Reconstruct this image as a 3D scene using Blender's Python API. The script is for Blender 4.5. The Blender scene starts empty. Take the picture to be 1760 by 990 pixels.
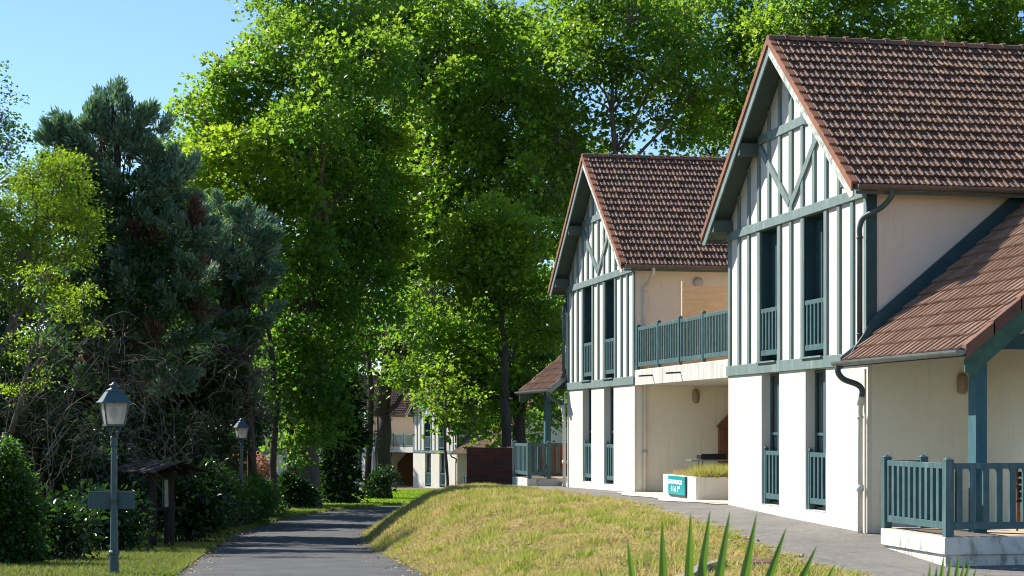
import bpy, bmesh, math, random
import numpy as np
from mathutils import Vector, Matrix
R = math.radians
random.seed(7)
rng = np.random.default_rng(11)
sc = bpy.context.scene
col = sc.collection

# ------------------------------------------------------------------ camera, sky, sun, exposure
F, CX, YH, CAMZ = 3150.0, 880.0, 733.0, 1.67          # focal length and horizon in pixels of the 1760 px photograph
cam_data = bpy.data.cameras.new('camera')
cam = bpy.data.objects.new('camera', cam_data); col.objects.link(cam)
cam.location = (0, 0, CAMZ); cam.rotation_euler = (R(90), 0, 0)
cam_data.sensor_width = 36; cam_data.lens = F*36/1760
cam_data.shift_y = (YH-495)/1760
cam_data.clip_start = .1; cam_data.clip_end = 5000
cam_data.dof.use_dof = True; cam_data.dof.focus_distance = 38; cam_data.dof.aperture_fstop = 16
sc.camera = cam
SUN = Vector((-1.1825, .839, 1.20)).normalized()        # towards the sun
world = bpy.data.worlds.new('World'); sc.world = world; world.use_nodes = True
nt = world.node_tree
sky = nt.nodes.new('ShaderNodeTexSky'); sky.sky_type = 'NISHITA'; sky.sun_disc = False
sky.sun_elevation = math.asin(SUN.z); sky.sun_rotation = math.atan2(SUN.x, SUN.y) % (2*math.pi)
sky.air_density = 1.0; sky.dust_density = .0; sky.ozone_density = 6.0
bg = nt.nodes['Background']; bg.inputs['Strength'].default_value = .096
nt.links.new(sky.outputs[0], bg.inputs['Color'])
sl = bpy.data.lights.new('sun', 'SUN'); sl.energy = 5.0; sl.angle = R(.5); sl.color = (1, .95, .86)
so = bpy.data.objects.new('sun', sl); col.objects.link(so)
so.rotation_euler = (-SUN).to_track_quat('-Z', 'Y').to_euler(); so.location = (-30, 30, 40)
sc.view_settings.view_transform = 'Standard'; sc.view_settings.look = 'None'
sc.view_settings.exposure = .88; sc.view_settings.gamma = 1
sc.cycles.max_bounces = 10; sc.cycles.diffuse_bounces = 7; sc.cycles.glossy_bounces = 2
sc.cycles.transmission_bounces = 8; sc.cycles.transparent_max_bounces = 6
sc.cycles.use_denoising = True; sc.cycles.caustics_reflective = False; sc.cycles.caustics_refractive = False
sc.cycles.sample_clamp_indirect = 8; sc.cycles.pixel_filter_type = 'BLACKMAN_HARRIS'; sc.cycles.filter_width = 1.05

def at(x, y, Y):
    """photo pixel -> point at distance Y"""
    return Vector(((x-CX)/F*Y, Y, CAMZ+(YH-y)/F*Y))

# ------------------------------------------------------------------ materials
def mat(name, color, color2=None, scale=8, rough=.8, bump=0, bscale=60, detail=6, contrast=(.35, .65), attr=None, metal=0, spec=.3, third=None, coord='Object', stretch=None):
    m = bpy.data.materials.new(name); m.use_nodes = True
    t = m.node_tree; b = t.nodes['Principled BSDF']
    b.inputs['Roughness'].default_value = rough; b.inputs['Metallic'].default_value = metal
    b.inputs['Specular IOR Level'].default_value = spec
    tc = t.nodes.new('ShaderNodeTexCoord'); src = tc.outputs[coord]
    if stretch:
        mp = t.nodes.new('ShaderNodeMapping'); mp.inputs['Scale'].default_value = stretch
        t.links.new(src, mp.inputs['Vector']); src = mp.outputs[0]
    out = None
    def rgb(c):
        n = t.nodes.new('ShaderNodeRGB'); n.outputs[0].default_value = (*c, 1); return n.outputs[0]
    def noise(s, d=detail):
        n = t.nodes.new('ShaderNodeTexNoise'); n.inputs['Scale'].default_value = s; n.inputs['Detail'].default_value = d
        n.inputs['Roughness'].default_value = .6
        t.links.new(src, n.inputs['Vector']); return n.outputs['Fac']
    def ramp(f, a, c):
        n = t.nodes.new('ShaderNodeMapRange'); n.inputs['From Min'].default_value = a; n.inputs['From Max'].default_value = c
        n.clamp = True; t.links.new(f, n.inputs['Value']); return n.outputs[0]
    def mix(f, a, c):
        n = t.nodes.new('ShaderNodeMix'); n.data_type = 'RGBA'
        if isinstance(f, float): n.inputs[0].default_value = f
        else: t.links.new(f, n.inputs[0])
        t.links.new(a, n.inputs[6]); t.links.new(c, n.inputs[7]); return n.outputs[2]
    out = rgb(color)
    if color2 is not None: out = mix(ramp(noise(scale), *contrast), out, rgb(color2))
    if third is not None:
        c3, s3, lo, hi = third
        out = mix(ramp(noise(s3, 8), lo, hi), out, rgb(c3))
    if attr:
        a = t.nodes.new('ShaderNodeAttribute'); a.attribute_name = 'tint'
        out = mix(ramp(a.outputs['Fac'], 0, 1), out, rgb(attr))
    t.links.new(out, b.inputs['Base Color'])
    if bump:
        bn = t.nodes.new('ShaderNodeBump'); bn.inputs['Strength'].default_value = bump; bn.inputs['Distance'].default_value = .02
        t.links.new(noise(bscale, 8), bn.inputs['Height']); t.links.new(bn.outputs[0], b.inputs['Normal'])
    return m

def leaf_mat(name, c0, c1, tr0, tr1, trans=.45, rough=.42, spec=.45, dead=None):
    m = bpy.data.materials.new(name); m.use_nodes = True
    t = m.node_tree; b = t.nodes['Principled BSDF']; o = t.nodes['Material Output']
    b.inputs['Roughness'].default_value = rough; b.inputs['Specular IOR Level'].default_value = spec
    a = t.nodes.new('ShaderNodeAttribute'); a.attribute_name = 'tint'
    def mixc(x, y, f):
        n = t.nodes.new('ShaderNodeMix'); n.data_type = 'RGBA'; t.links.new(f, n.inputs[0])
        if isinstance(x, tuple): n.inputs[6].default_value = (*x, 1)
        else: t.links.new(x, n.inputs[6])
        n.inputs[7].default_value = (*y, 1); return n.outputs[2]
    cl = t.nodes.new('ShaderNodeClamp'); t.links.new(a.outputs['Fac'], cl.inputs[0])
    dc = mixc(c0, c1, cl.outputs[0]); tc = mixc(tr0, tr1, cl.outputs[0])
    if dead:
        g = t.nodes.new('ShaderNodeMath'); g.operation = 'GREATER_THAN'; g.inputs[1].default_value = 1.5
        t.links.new(a.outputs['Fac'], g.inputs[0])
        dc = mixc(dc, dead, g.outputs[0]); tc = mixc(tc, dead, g.outputs[0])
    t.links.new(dc, b.inputs['Base Color'])
    tl = t.nodes.new('ShaderNodeBsdfTranslucent'); t.links.new(tc, tl.inputs['Color'])
    mx = t.nodes.new('ShaderNodeMixShader'); mx.inputs[0].default_value = trans
    t.links.new(b.outputs[0], mx.inputs[1]); t.links.new(tl.outputs[0], mx.inputs[2]); t.links.new(mx.outputs[0], o.inputs['Surface'])
    return m

M = {}
M['white'] = mat('white_render', (.68, .645, .575), (.63, .595, .525), 1.2, .9, .25, 90, third=((.60, .56, .48), 1.7, .64, .82))
M['panel'] = mat('panel_render', (.66, .61, .565), (.61, .565, .52), 2.0, .9, .25, 90)
M['cream'] = mat('cream_render', (.80, .74, .60), (.76, .70, .56), .8, .95, .5, 45)
M['peach'] = mat('peach_render', (.74, .67, .57), (.69, .62, .53), .8, .95, .5, 45)
M['teal'] = mat('teal_timber', (.14, .20, .188), (.18, .24, .225), 5, .6, .3, 40, third=((.42, .46, .42), 14, .68, .76), stretch=(1, 1, .35))
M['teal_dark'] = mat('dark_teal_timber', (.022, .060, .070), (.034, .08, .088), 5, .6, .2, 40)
M['railing'] = mat('railing_paint', (.052, .108, .114), (.076, .142, .148), 6, .5, .15, 40)
M['peel'] = mat('peeling_paint', (.40, .42, .38), (.62, .61, .57), 7, .8, .5, 30, third=((.20, .29, .25), 9, .50, .62))
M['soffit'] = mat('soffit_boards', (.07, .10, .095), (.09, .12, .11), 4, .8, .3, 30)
M['green_board'] = mat('mossy_green_board', (.035, .085, .055), (.06, .13, .08), 6, .6, .3, 40)
M['tile'] = mat('clay_tile', (.085, .040, .024), (.12, .062, .036), 14, .7, .4, 50, attr=(.19, .098, .055), third=((.04, .03, .027), 5, .52, .72), spec=.4)
M['tile_worn'] = mat('worn_clay_tile', (.20, .105, .065), (.26, .15, .095), 14, .8, .4, 50, attr=(.33, .21, .14), third=((.12, .07, .055), 6, .58, .75))
M['verge'] = mat('verge_tile', (.25, .095, .05), (.18, .08, .05), 5, .75, .3, 50, attr=(.31, .125, .065), third=((.10, .06, .045), 8, .58, .7))
M['zinc'] = mat('zinc', (.17, .19, .185), (.24, .26, .25), 4, .45, .1, 20, metal=.3)
M['zinc_dark'] = mat('brown_gutter', (.10, .085, .075), (.14, .12, .105), 4, .5, .1, 20)
M['pipe_dark'] = mat('dark_pipe', (.05, .075, .08), (.07, .10, .10), 4, .5)
M['pipe_cream'] = mat('cream_pipe', (.62, .56, .48), (.56, .50, .42), 4, .5)
M['pipe_white'] = mat('white_pipe', (.66, .64, .60), (.58, .56, .50), 4, .5)
M['glass'] = mat('window_glass', (.012, .02, .024), rough=.06, spec=.6)
M['concrete'] = mat('concrete', (.62, .60, .56), (.50, .49, .45), 2.2, .9, .3, 60, third=((.36, .35, .31), 3.5, .6, .8))
M['stained'] = mat('stained_white_concrete', (.70, .68, .62), (.58, .55, .49), 3, .9, .3, 60, third=((.22, .21, .18), 4.5, .55, .70), stretch=(1, 1, .5))
M['paving'] = mat('terrace_paving', (.55, .42, .30), (.42, .34, .26), 3, .9, .2, 60)
M['wood'] = mat('pine_planks', (.56, .39, .22), (.64, .47, .28), 3, .7, .2, 40, third=((.22, .11, .04), 9, .66, .74), stretch=(1, 1, 5))
M['wood_brown'] = mat('brown_planks', (.24, .115, .055), (.16, .075, .035), 3, .7, .2, 40, stretch=(1, 1, 8))
M['bark'] = mat('bark', (.085, .065, .048), (.15, .125, .095), 3.5, .95, .9, 12, stretch=(1, 1, .35))
M['bark_dark'] = mat('dark_bark', (.045, .035, .028), (.08, .065, .05), 4, .95, .8, 12, stretch=(1, 1, .35))
M['twig'] = mat('dry_twig', (.07, .058, .045), (.18, .155, .13), 2.5, .9)
M['asphalt'] = mat('asphalt', (.062, .064, .067), (.10, .099, .097), 1.3, .85, .5, 130, third=((.15, .145, .13), 220, .60, .70))
M['path'] = mat('worn_asphalt', (.17, .158, .142), (.215, .20, .178), .9, .9, .5, 130, third=((.30, .28, .25), 200, .62, .72))
M['pad'] = mat('pale_concrete', (.62, .56, .48), (.54, .49, .42), 2, .9, .2, 70)
M['soil'] = mat('grassy_ground', (.17, .125, .055), (.10, .11, .03), 1.1, .95, .7, 60, third=((.30, .22, .12), 14, .5, .72))
M['brick'] = None
M['lamp_paint'] = mat('lamp_paint', (.028, .07, .078), (.045, .10, .108), 8, .4, .25, 60, spec=.5)
M['lamp_glass'] = mat('frosted_glass', (.42, .41, .38), (.34, .33, .30), 5, .25, spec=.5)
M['log'] = mat('shaded_log', (.022, .016, .013), (.04, .028, .022), 5, .9, .6, 25, stretch=(1, 1, .3))  # log colour darkened to carry the shade of the trees
M['paper'] = mat('notice_paper', (.45, .50, .42), (.25, .33, .28), 9, .6)
M['sign_teal'] = mat('sign_teal', (.0, .27, .29), rough=.4)
M['sign_white'] = mat('sign_white', (.85, .85, .85), rough=.5)
M['black'] = mat('black_plastic', (.012, .012, .014), rough=.4)
M['dark_metal'] = mat('dark_metal', (.06, .06, .06), rough=.4, metal=.5)
M['plastic_white'] = mat('white_plastic', (.7, .7, .7), rough=.5)
M['lamp_shade'] = mat('wall_lamp_shade', (.30, .22, .14), rough=.4)
M['lamp_round'] = mat('round_lamp_shade', (.42, .40, .38), rough=.4)
M['grille'] = mat('manhole_grille', (.22, .12, .09), (.15, .09, .07), 20, .8)
M['stone'] = mat('kerb_stone', (.34, .28, .22), (.26, .23, .19), 5, .9, .4, 50)
def age_asphalt(m, dark, amt, cs=1.1):
    t = m.node_tree; b = t.nodes['Principled BSDF']; src = b.inputs['Base Color'].links[0].from_socket
    tc = t.nodes.new('ShaderNodeTexCoord'); nz = t.nodes.new('ShaderNodeTexNoise'); nz.inputs['Scale'].default_value = 2.5; nz.inputs['Detail'].default_value = 5
    mp = t.nodes.new('ShaderNodeMix'); mp.data_type = 'VECTOR'; mp.inputs[0].default_value = .12
    t.links.new(tc.outputs['Object'], nz.inputs['Vector']); t.links.new(tc.outputs['Object'], mp.inputs[4]); t.links.new(nz.outputs['Color'], mp.inputs[5])
    vo = t.nodes.new('ShaderNodeTexVoronoi'); vo.feature = 'DISTANCE_TO_EDGE'; vo.inputs['Scale'].default_value = cs; t.links.new(mp.outputs[1], vo.inputs['Vector'])
    mr = t.nodes.new('ShaderNodeMapRange'); mr.inputs['From Min'].default_value = .0; mr.inputs['From Max'].default_value = .012; mr.inputs['To Min'].default_value = amt; mr.inputs['To Max'].default_value = 0
    t.links.new(vo.outputs['Distance'], mr.inputs['Value'])
    n2 = t.nodes.new('ShaderNodeTexNoise'); n2.inputs['Scale'].default_value = .35; t.links.new(tc.outputs['Object'], n2.inputs['Vector'])
    m2 = t.nodes.new('ShaderNodeMapRange'); m2.inputs['From Min'].default_value = .48; m2.inputs['From Max'].default_value = .55; t.links.new(n2.outputs['Fac'], m2.inputs['Value'])
    mu = t.nodes.new('ShaderNodeMath'); mu.operation = 'MULTIPLY'; t.links.new(mr.outputs[0], mu.inputs[0]); t.links.new(m2.outputs[0], mu.inputs[1])
    mx = t.nodes.new('ShaderNodeMix'); mx.data_type = 'RGBA'; mx.inputs[7].default_value = (*dark, 1)
    t.links.new(mu.outputs[0], mx.inputs[0]); t.links.new(src, mx.inputs[6])
    n3 = t.nodes.new('ShaderNodeTexNoise'); n3.inputs['Scale'].default_value = 9; n3.inputs['Detail'].default_value = 9; n3.inputs['Roughness'].default_value = .75; t.links.new(tc.outputs['Object'], n3.inputs['Vector'])
    m3 = t.nodes.new('ShaderNodeMapRange'); m3.inputs['From Min'].default_value = .3; m3.inputs['From Max'].default_value = .7; m3.inputs['To Min'].default_value = .72; m3.inputs['To Max'].default_value = 1.3; t.links.new(n3.outputs['Fac'], m3.inputs['Value'])
    vm = t.nodes.new('ShaderNodeVectorMath'); vm.operation = 'SCALE'; t.links.new(mx.outputs[2], vm.inputs[0]); t.links.new(m3.outputs[0], vm.inputs[3]); t.links.new(vm.outputs[0], b.inputs['Base Color'])
age_asphalt(M['asphalt'], (.03, .03, .03), .5, .7); age_asphalt(M['path'], (.06, .055, .05), .7, .9)
def streaks(m, c, lo=.56, hi=.72, amt=.5):
    t = m.node_tree; b = t.nodes['Principled BSDF']; src = b.inputs['Base Color'].links[0].from_socket
    tc = t.nodes.new('ShaderNodeTexCoord'); mp = t.nodes.new('ShaderNodeMapping'); mp.inputs['Scale'].default_value = (5, 5, .35); t.links.new(tc.outputs['Object'], mp.inputs[0])
    nz = t.nodes.new('ShaderNodeTexNoise'); nz.inputs['Scale'].default_value = 1.6; nz.inputs['Detail'].default_value = 7; nz.inputs['Roughness'].default_value = .65; t.links.new(mp.outputs[0], nz.inputs['Vector'])
    mr = t.nodes.new('ShaderNodeMapRange'); mr.inputs['From Min'].default_value = lo; mr.inputs['From Max'].default_value = hi; mr.inputs['To Max'].default_value = amt; t.links.new(nz.outputs['Fac'], mr.inputs['Value'])
    mx = t.nodes.new('ShaderNodeMix'); mx.data_type = 'RGBA'; mx.inputs[7].default_value = (*c, 1); t.links.new(mr.outputs[0], mx.inputs[0]); t.links.new(src, mx.inputs[6]); t.links.new(mx.outputs[2], b.inputs['Base Color'])
streaks(M['white'], (.52, .48, .40)); streaks(M['cream'], (.58, .50, .36)); streaks(M['peach'], (.55, .45, .36)); streaks(M['concrete'], (.30, .29, .26), .5, .7, .7)
streaks(M['teal'], (.36, .42, .38), .55, .70, .55); streaks(M['railing'], (.22, .30, .30), .55, .70, .45); streaks(M['panel'], (.60, .56, .50), .55, .72, .5)
def moss(m, c, sc_=2.2, lo=.60, hi=.68):
    t = m.node_tree; b = t.nodes['Principled BSDF']; src = b.inputs['Base Color'].links[0].from_socket
    tc = t.nodes.new('ShaderNodeTexCoord'); nz = t.nodes.new('ShaderNodeTexNoise'); nz.inputs['Scale'].default_value = sc_; nz.inputs['Detail'].default_value = 11; nz.inputs['Roughness'].default_value = .78
    t.links.new(tc.outputs['Object'], nz.inputs['Vector']); mr = t.nodes.new('ShaderNodeMapRange'); mr.inputs['From Min'].default_value = lo; mr.inputs['From Max'].default_value = hi; t.links.new(nz.outputs['Fac'], mr.inputs['Value'])
    mx = t.nodes.new('ShaderNodeMix'); mx.data_type = 'RGBA'; mx.inputs[7].default_value = (*c, 1); t.links.new(mr.outputs[0], mx.inputs[0]); t.links.new(src, mx.inputs[6]); t.links.new(mx.outputs[2], b.inputs['Base Color'])
moss(M['tile'], (.20, .17, .14), 2.2, .65, .73); moss(M['tile_worn'], (.10, .075, .055), 2.6, .56, .66); moss(M['tile'], (.05, .055, .03), 1.1, .56, .64)
moss(M['stained'], (.24, .22, .18), 1.8, .55, .66)
# brick
def brick_mat():
    m = bpy.data.materials.new('dark_brick'); m.use_nodes = True; t = m.node_tree; b = t.nodes['Principled BSDF']
    tc = t.nodes.new('ShaderNodeTexCoord'); mp = t.nodes.new('ShaderNodeMapping'); mp.inputs['Rotation'].default_value = (R(90), 0, 0)
    br = t.nodes.new('ShaderNodeTexBrick')
    br.inputs['Color1'].default_value = (.13, .035, .025, 1); br.inputs['Color2'].default_value = (.075, .025, .022, 1)
    br.inputs['Mortar'].default_value = (.035, .022, .02, 1); br.inputs['Scale'].default_value = 1
    br.inputs['Brick Width'].default_value = .22; br.inputs['Row Height'].default_value = .07; br.inputs['Mortar Size'].default_value = .01
    t.links.new(tc.outputs['Object'], mp.inputs[0]); t.links.new(mp.outputs[0], br.inputs['Vector']); t.links.new(br.outputs[0], b.inputs['Base Color'])
    bp = t.nodes.new('ShaderNodeBump'); bp.inputs['Distance'].default_value = .01; bp.invert = True
    t.links.new(br.outputs['Fac'], bp.inputs['Height']); t.links.new(bp.outputs[0], b.inputs['Normal'])
    b.inputs['Roughness'].default_value = .85
    return m
M['brick'] = brick_mat()
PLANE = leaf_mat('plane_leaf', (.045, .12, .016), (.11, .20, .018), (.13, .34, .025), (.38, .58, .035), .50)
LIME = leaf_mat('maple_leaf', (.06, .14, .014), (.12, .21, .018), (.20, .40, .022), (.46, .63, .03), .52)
DARKL = leaf_mat('dark_leaf', (.022, .055, .013), (.038, .085, .017), (.03, .09, .01), (.06, .16, .012), .28, .3, .6)  # dark leaf, translucency lowered further to stand in for shade
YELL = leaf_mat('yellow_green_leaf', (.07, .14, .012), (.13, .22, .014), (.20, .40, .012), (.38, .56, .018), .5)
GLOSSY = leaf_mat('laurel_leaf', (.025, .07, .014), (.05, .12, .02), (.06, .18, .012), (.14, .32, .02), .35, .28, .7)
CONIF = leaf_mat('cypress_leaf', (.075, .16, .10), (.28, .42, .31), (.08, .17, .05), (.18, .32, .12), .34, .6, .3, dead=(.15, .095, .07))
HEDGE = leaf_mat('hedge_leaf', (.028, .075, .012), (.055, .13, .018), (.07, .22, .012), (.15, .36, .02), .38, .35, .6)
PALM = leaf_mat('palm_leaf', (.022, .07, .010), (.08, .18, .018), (.07, .2, .012), (.26, .48, .03), .35, .35, .6)
GRASS = leaf_mat('grass_blade', (.66, .52, .25), (.26, .32, .04), (.62, .48, .2), (.40, .50, .06), .38, .7, .2)
FLOWER = leaf_mat('flower', (.55, .22, .12), (.65, .38, .25), (.5, .2, .1), (.5, .3, .2), .3, .7, .2)
DAISY = mat('daisy_petal', (.75, .73, .66), rough=.7)

# ------------------------------------------------------------------ mesh builder
def sm(pts, n=5):
    P = [Vector(p) for p in pts]; out = []
    for i in range(len(P)-1):
        p0 = P[max(i-1, 0)]; p1 = P[i]; p2 = P[i+1]; p3 = P[min(i+2, len(P)-1)]
        for k in range(n):
            t = k/n; out.append(.5*((2*p1)+(-p0+p2)*t+(2*p0-5*p1+4*p2-p3)*t*t+(-p0+3*p1-3*p2+p3)*t**3))
    return out+[P[-1]]
class MB:
    sig = 1
    def __init__(s): s.v = []; s.f = []; s.t = []
    def add(s, vs, fs, tint=0.0):
        n = len(s.v); s.v += [tuple(p) for p in vs]; s.f += [tuple(i+n for i in f) for f in fs]; s.t += [tint]*len(vs)
        return s
    def box(s, x0, x1, y0, y1, z0, z1, tint=0.0):
        x0, x1 = sorted((x0, x1)); y0, y1 = sorted((y0, y1)); z0, z1 = sorted((z0, z1))
        return s.add([(x0,y0,z0),(x1,y0,z0),(x1,y1,z0),(x0,y1,z0),(x0,y0,z1),(x1,y0,z1),(x1,y1,z1),(x0,y1,z1)],
              [(0,3,2,1),(4,5,6,7),(0,1,5,4),(1,2,6,5),(2,3,7,6),(3,0,4,7)], tint)
    def bar(s, a, b, w, h, up=(0,0,1), tint=0.0):
        a = Vector(a); b = Vector(b); d = (b-a).normalized(); u = Vector(up)
        sx = d.cross(u).normalized()*w/2; sz = sx.cross(d).normalized()*h/2
        vs = [a-sx-sz, a+sx-sz, a+sx+sz, a-sx+sz, b-sx-sz, b+sx-sz, b+sx+sz, b-sx+sz]
        return s.add(vs, [(0,1,2,3),(7,6,5,4),(0,4,5,1),(1,5,6,2),(2,6,7,3),(3,7,4,0)], tint)
    def prism(s, poly, a, b, axis='x', tint=0.0):
        n = len(poly)
        def P(q, k): return (k, q[0], q[1]) if axis == 'x' else ((q[0], k, q[1]) if axis == 'y' else (q[0], q[1], k))
        vs = [P(q, a) for q in poly]+[P(q, b) for q in poly]
        return s.add(vs, [tuple(range(n))[::-1], tuple(range(n, 2*n))]+[(i, (i+1) % n, n+(i+1) % n, n+i) for i in range(n)], tint)
    def tube(s, pts, rad, n=8, tint=0.0, cap=True):
        pts = [Vector(p) for p in pts]; k = len(pts)
        if not hasattr(rad, '__len__'): rad = [rad]*k
        ref = Vector((0, 0, 1)); base = len(s.v); up = None
        for i, p in enumerate(pts):
            d = (pts[min(i+1, k-1)]-pts[max(i-1, 0)])
            d = d.normalized() if d.length > 1e-9 else Vector((0, 0, 1))
            if up is None:
                up = d.orthogonal().normalized()
            else:
                up = (up-d*up.dot(d)); up = up.normalized() if up.length > 1e-6 else d.orthogonal().normalized()
            w = d.cross(up)
            for j in range(n):
                a = 2*math.pi*j/n
                s.v.append(tuple(p+(up*math.cos(a)+w*math.sin(a))*rad[i])); s.t.append(tint)
        for i in range(k-1):
            for j in range(n):
                q = base+i*n; s.f.append((q+j, q+(j+1) % n, q+n+(j+1) % n, q+n+j))
        if cap:
            s.f.append(tuple(base+j for j in range(n))[::-1]); s.f.append(tuple(base+(k-1)*n+j for j in range(n)))
        return s
    def lathe(s, prof, c=(0, 0, 0), n=16, rot=0.0, tint=0.0):
        base = len(s.v); k = len(prof)
        for r, z in prof:
            for j in range(n):
                a = 2*math.pi*j/n+rot; s.v.append((c[0]+r*math.cos(a), c[1]+r*math.sin(a), c[2]+z)); s.t.append(tint)
        for i in range(k-1):
            for j in range(n):
                q = base+i*n; s.f.append((q+j, q+(j+1) % n, q+n+(j+1) % n, q+n+j))
        s.f.append(tuple(base+j for j in range(n))[::-1]); s.f.append(tuple(base+(k-1)*n+j for j in range(n)))
        return s
    def build(s, name, material, parent=None, smooth=False, bevel=0, tint=False, label=None):
        sg = MB.sig; me = bpy.data.meshes.new(name)
        vs = [(a, sg*b, c) for a, b, c in s.v]; fs = s.f if sg == 1 else [f[::-1] for f in s.f]
        me.from_pydata(vs, [], fs); me.materials.append(material)
        if tint or any(s.t):
            at_ = me.attributes.new('tint', 'FLOAT', 'POINT'); at_.data.foreach_set('value', np.array(s.t, dtype=np.float32))
        if smooth: me.polygons.foreach_set('use_smooth', [True]*len(me.polygons))
        me.update()
        o = bpy.data.objects.new(name, me); col.objects.link(o)
        if parent: o.parent = parent
        if bevel:
            m = o.modifiers.new('bevel', 'BEVEL'); m.width = bevel; m.segments = 1; m.limit_method = 'ANGLE'
        if label: o['label'] = label
        return o

def thing(name, label, cat, loc=(0, 0, 0), rz=0, group=None):
    o = bpy.data.objects.new(name, None); col.objects.link(o); o.location = loc; o.rotation_euler = (0, 0, rz)
    o.empty_display_size = .3
    o['label'] = label; o['category'] = cat
    if group: o['group'] = group
    return o
def tag(o, label=None, cat=None, group=None, kind=None):
    if label: o['label'] = label
    if cat: o['category'] = cat
    if group: o['group'] = group
    if kind: o['kind'] = kind
    return o
def copy_tree(o, parent=None):
    c = o.copy(); col.objects.link(c); c.parent = parent
    for ch in o.children: copy_tree(ch, c)
    return c

# ------------------------------------------------------------------ terrain
RY = [-60, 0, 10, 28, 38, 47.6, 55, 80, 100, 135, 200, 4000]
RZ = [-.1, -.1, -.2, -.6, -1.0, -1.38, -1.5, -1.9, -2.3, -2.9, -3.1, -3.1]
TY = [-60, 0, 20, 25.2, 27.4, 29.7, 33.7, 37, 44, 51, 58, 66, 78, 88, 100, 4000]
TZ = [-.1, -.15, -.35, -.27, -.14, -.07, .0, .09, .08, -.03, -.15, -.7, -1.5, -2.0, -2.3, -2.3]
XT_Y = [-60, 10, 20, 27.9, 38, 47.6, 55, 64, 76, 88, 97, 105]
XT_X = [.3, .0, -.3, -1.15, -2.55, -3.75, -4.3, -4.3, -3.4, -.5, 8, 30]
XE_Y = [-60, 10, 18, 22.9, 24.2, 27.6, 31.5, 37.2, 43, 50, 54, 57, 62]
XE_X = [8, 7.2, 5.9, 4.65, 4.3, 3.59, 3.3, 2.48, 1.2, -.16, -.75, -1.2, -1.5]
def hgt(X, Y):
    X = np.asarray(X, float); Y = np.asarray(Y, float)
    r = np.interp(Y, RY, RZ); t = np.interp(Y, TY, TZ); xt = np.interp(Y, XT_Y, XT_X)
    w = np.interp(Y, [20, 28, 38, 48, 60], [4.2, 3.6, 3.0, 2.5, 5])
    u = np.clip((X-xt)/w, 0, 1); f = 1-(1-u)**2
    t = np.maximum(t, r) if True else t
    h = r+(t-r)*f
    ul = np.clip((-X-8.6)/4, 0, 1); ul = ul*ul*(3-2*ul)
    h = h+ul*np.interp(Y, [0, 20, 28, 60, 90, 120], [.2, .1, .1, .35, .2, 0])
    far = np.clip((Y-25)/10, 0, 1)*np.clip((110-Y)/20, 0, 1)
    h = h+.03*np.sin(X*.9+Y*1.9+1)*np.clip(u*3, 0, 1)*np.clip((1-u)*4, 0, 1)+.035*np.sin(X*2.1+Y*.7)*np.sin(Y*1.3-X*.4)*np.clip(u*3, 0, 1)*np.clip((1-u)*4, 0, 1)
    return h
def ground_z(x, y): return float(hgt(x, y))

def sheet(name, P, material, kind='structure'):
    nr, nc, _ = P.shape; me = bpy.data.meshes.new(name)
    idx = np.arange(nr*nc).reshape(nr, nc)
    f = np.stack([idx[:-1, :-1], idx[:-1, 1:], idx[1:, 1:], idx[1:, :-1]], -1).reshape(-1, 4)
    me.from_pydata(P.reshape(-1, 3).tolist(), [], f.tolist()); me.materials.append(material)
    me.polygons.foreach_set('use_smooth', [True]*len(me.polygons)); me.update()
    o = bpy.data.objects.new(name, me); col.objects.link(o); tag(o, kind=kind); return o

CY = np.array([-20, 5, 20, 27.9, 38, 47.6, 55, 64.5, 76.5, 86, 91.5, 94.5, 96]); CXr = np.array([-1.9, -2.1, -2.6, -3.2, -4.5, -5.65, -6.25, -6.35, -5.6, -3.6, 0, 5, 14])
ctrl = np.stack([CXr, CY], 1)
def smooth_curve(P, n=14):
    out = []
    for i in range(len(P)-1):
        p0 = P[max(i-1, 0)]; p1 = P[i]; p2 = P[i+1]; p3 = P[min(i+2, len(P)-1)]
        for k in range(n):
            t = k/n; out.append(.5*((2*p1)+(-p0+p2)*t+(2*p0-5*p1+4*p2-p3)*t*t+(-p0+3*p1-3*p2+p3)*t**3))
    out.append(P[-1]); return np.array(out)
rc = smooth_curve(ctrl)
# road mask for lowering the ground under it
def dist_road(X, Y):
    d = np.full(X.shape, 1e9)
    for i in range(len(rc)-1):
        a = rc[i]; b = rc[i+1]; ab = b-a; L = (ab**2).sum()
        t = np.clip(((X-a[0])*ab[0]+(Y-a[1])*ab[1])/L, 0, 1)
        d = np.minimum(d, np.hypot(X-a[0]-t*ab[0], Y-a[1]-t*ab[1]))
    return d
A0 = np.array([5.766, 29.69]); U2 = np.array([-.1914, .9815]); V2 = np.array([.9815, .1914])
def facade_x(Y): return A0[0]-(np.asarray(Y)-A0[1])*.1914/.9815
xs = np.concatenate([[-900, -400, -200, -120, -80, -60, -45, -35, -28, -22], np.arange(-18, 14.01, .3), [16, 19, 23, 28, 35, 45, 60, 90, 150, 300, 900]])
ys = np.concatenate([[-60, -30, -15, 0, 5, 10, 14, 17], np.arange(19, 70, .35), np.arange(70, 112, .8), [114, 118, 123, 130, 140, 155, 175, 200, 240, 300, 450, 800, 1500, 3500]])
GX, GY = np.meshgrid(xs, ys); GZ = hgt(GX, GY)
dr = dist_road(GX, GY)
GZ = GZ-.05*np.clip((1.9-dr)/.25, 0, 1)
onpath = np.clip((GX-np.interp(GY, XE_Y, XE_X)-.1)/.25, 0, 1)*np.clip((58-GY)/.5, 0, 1)*np.clip((GY-14)/1, 0, 1)*(GX < 13)
GZ = GZ-.05*onpath
sheet('ground', np.stack([GX, GY, GZ], -1), M['soil'])
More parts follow.
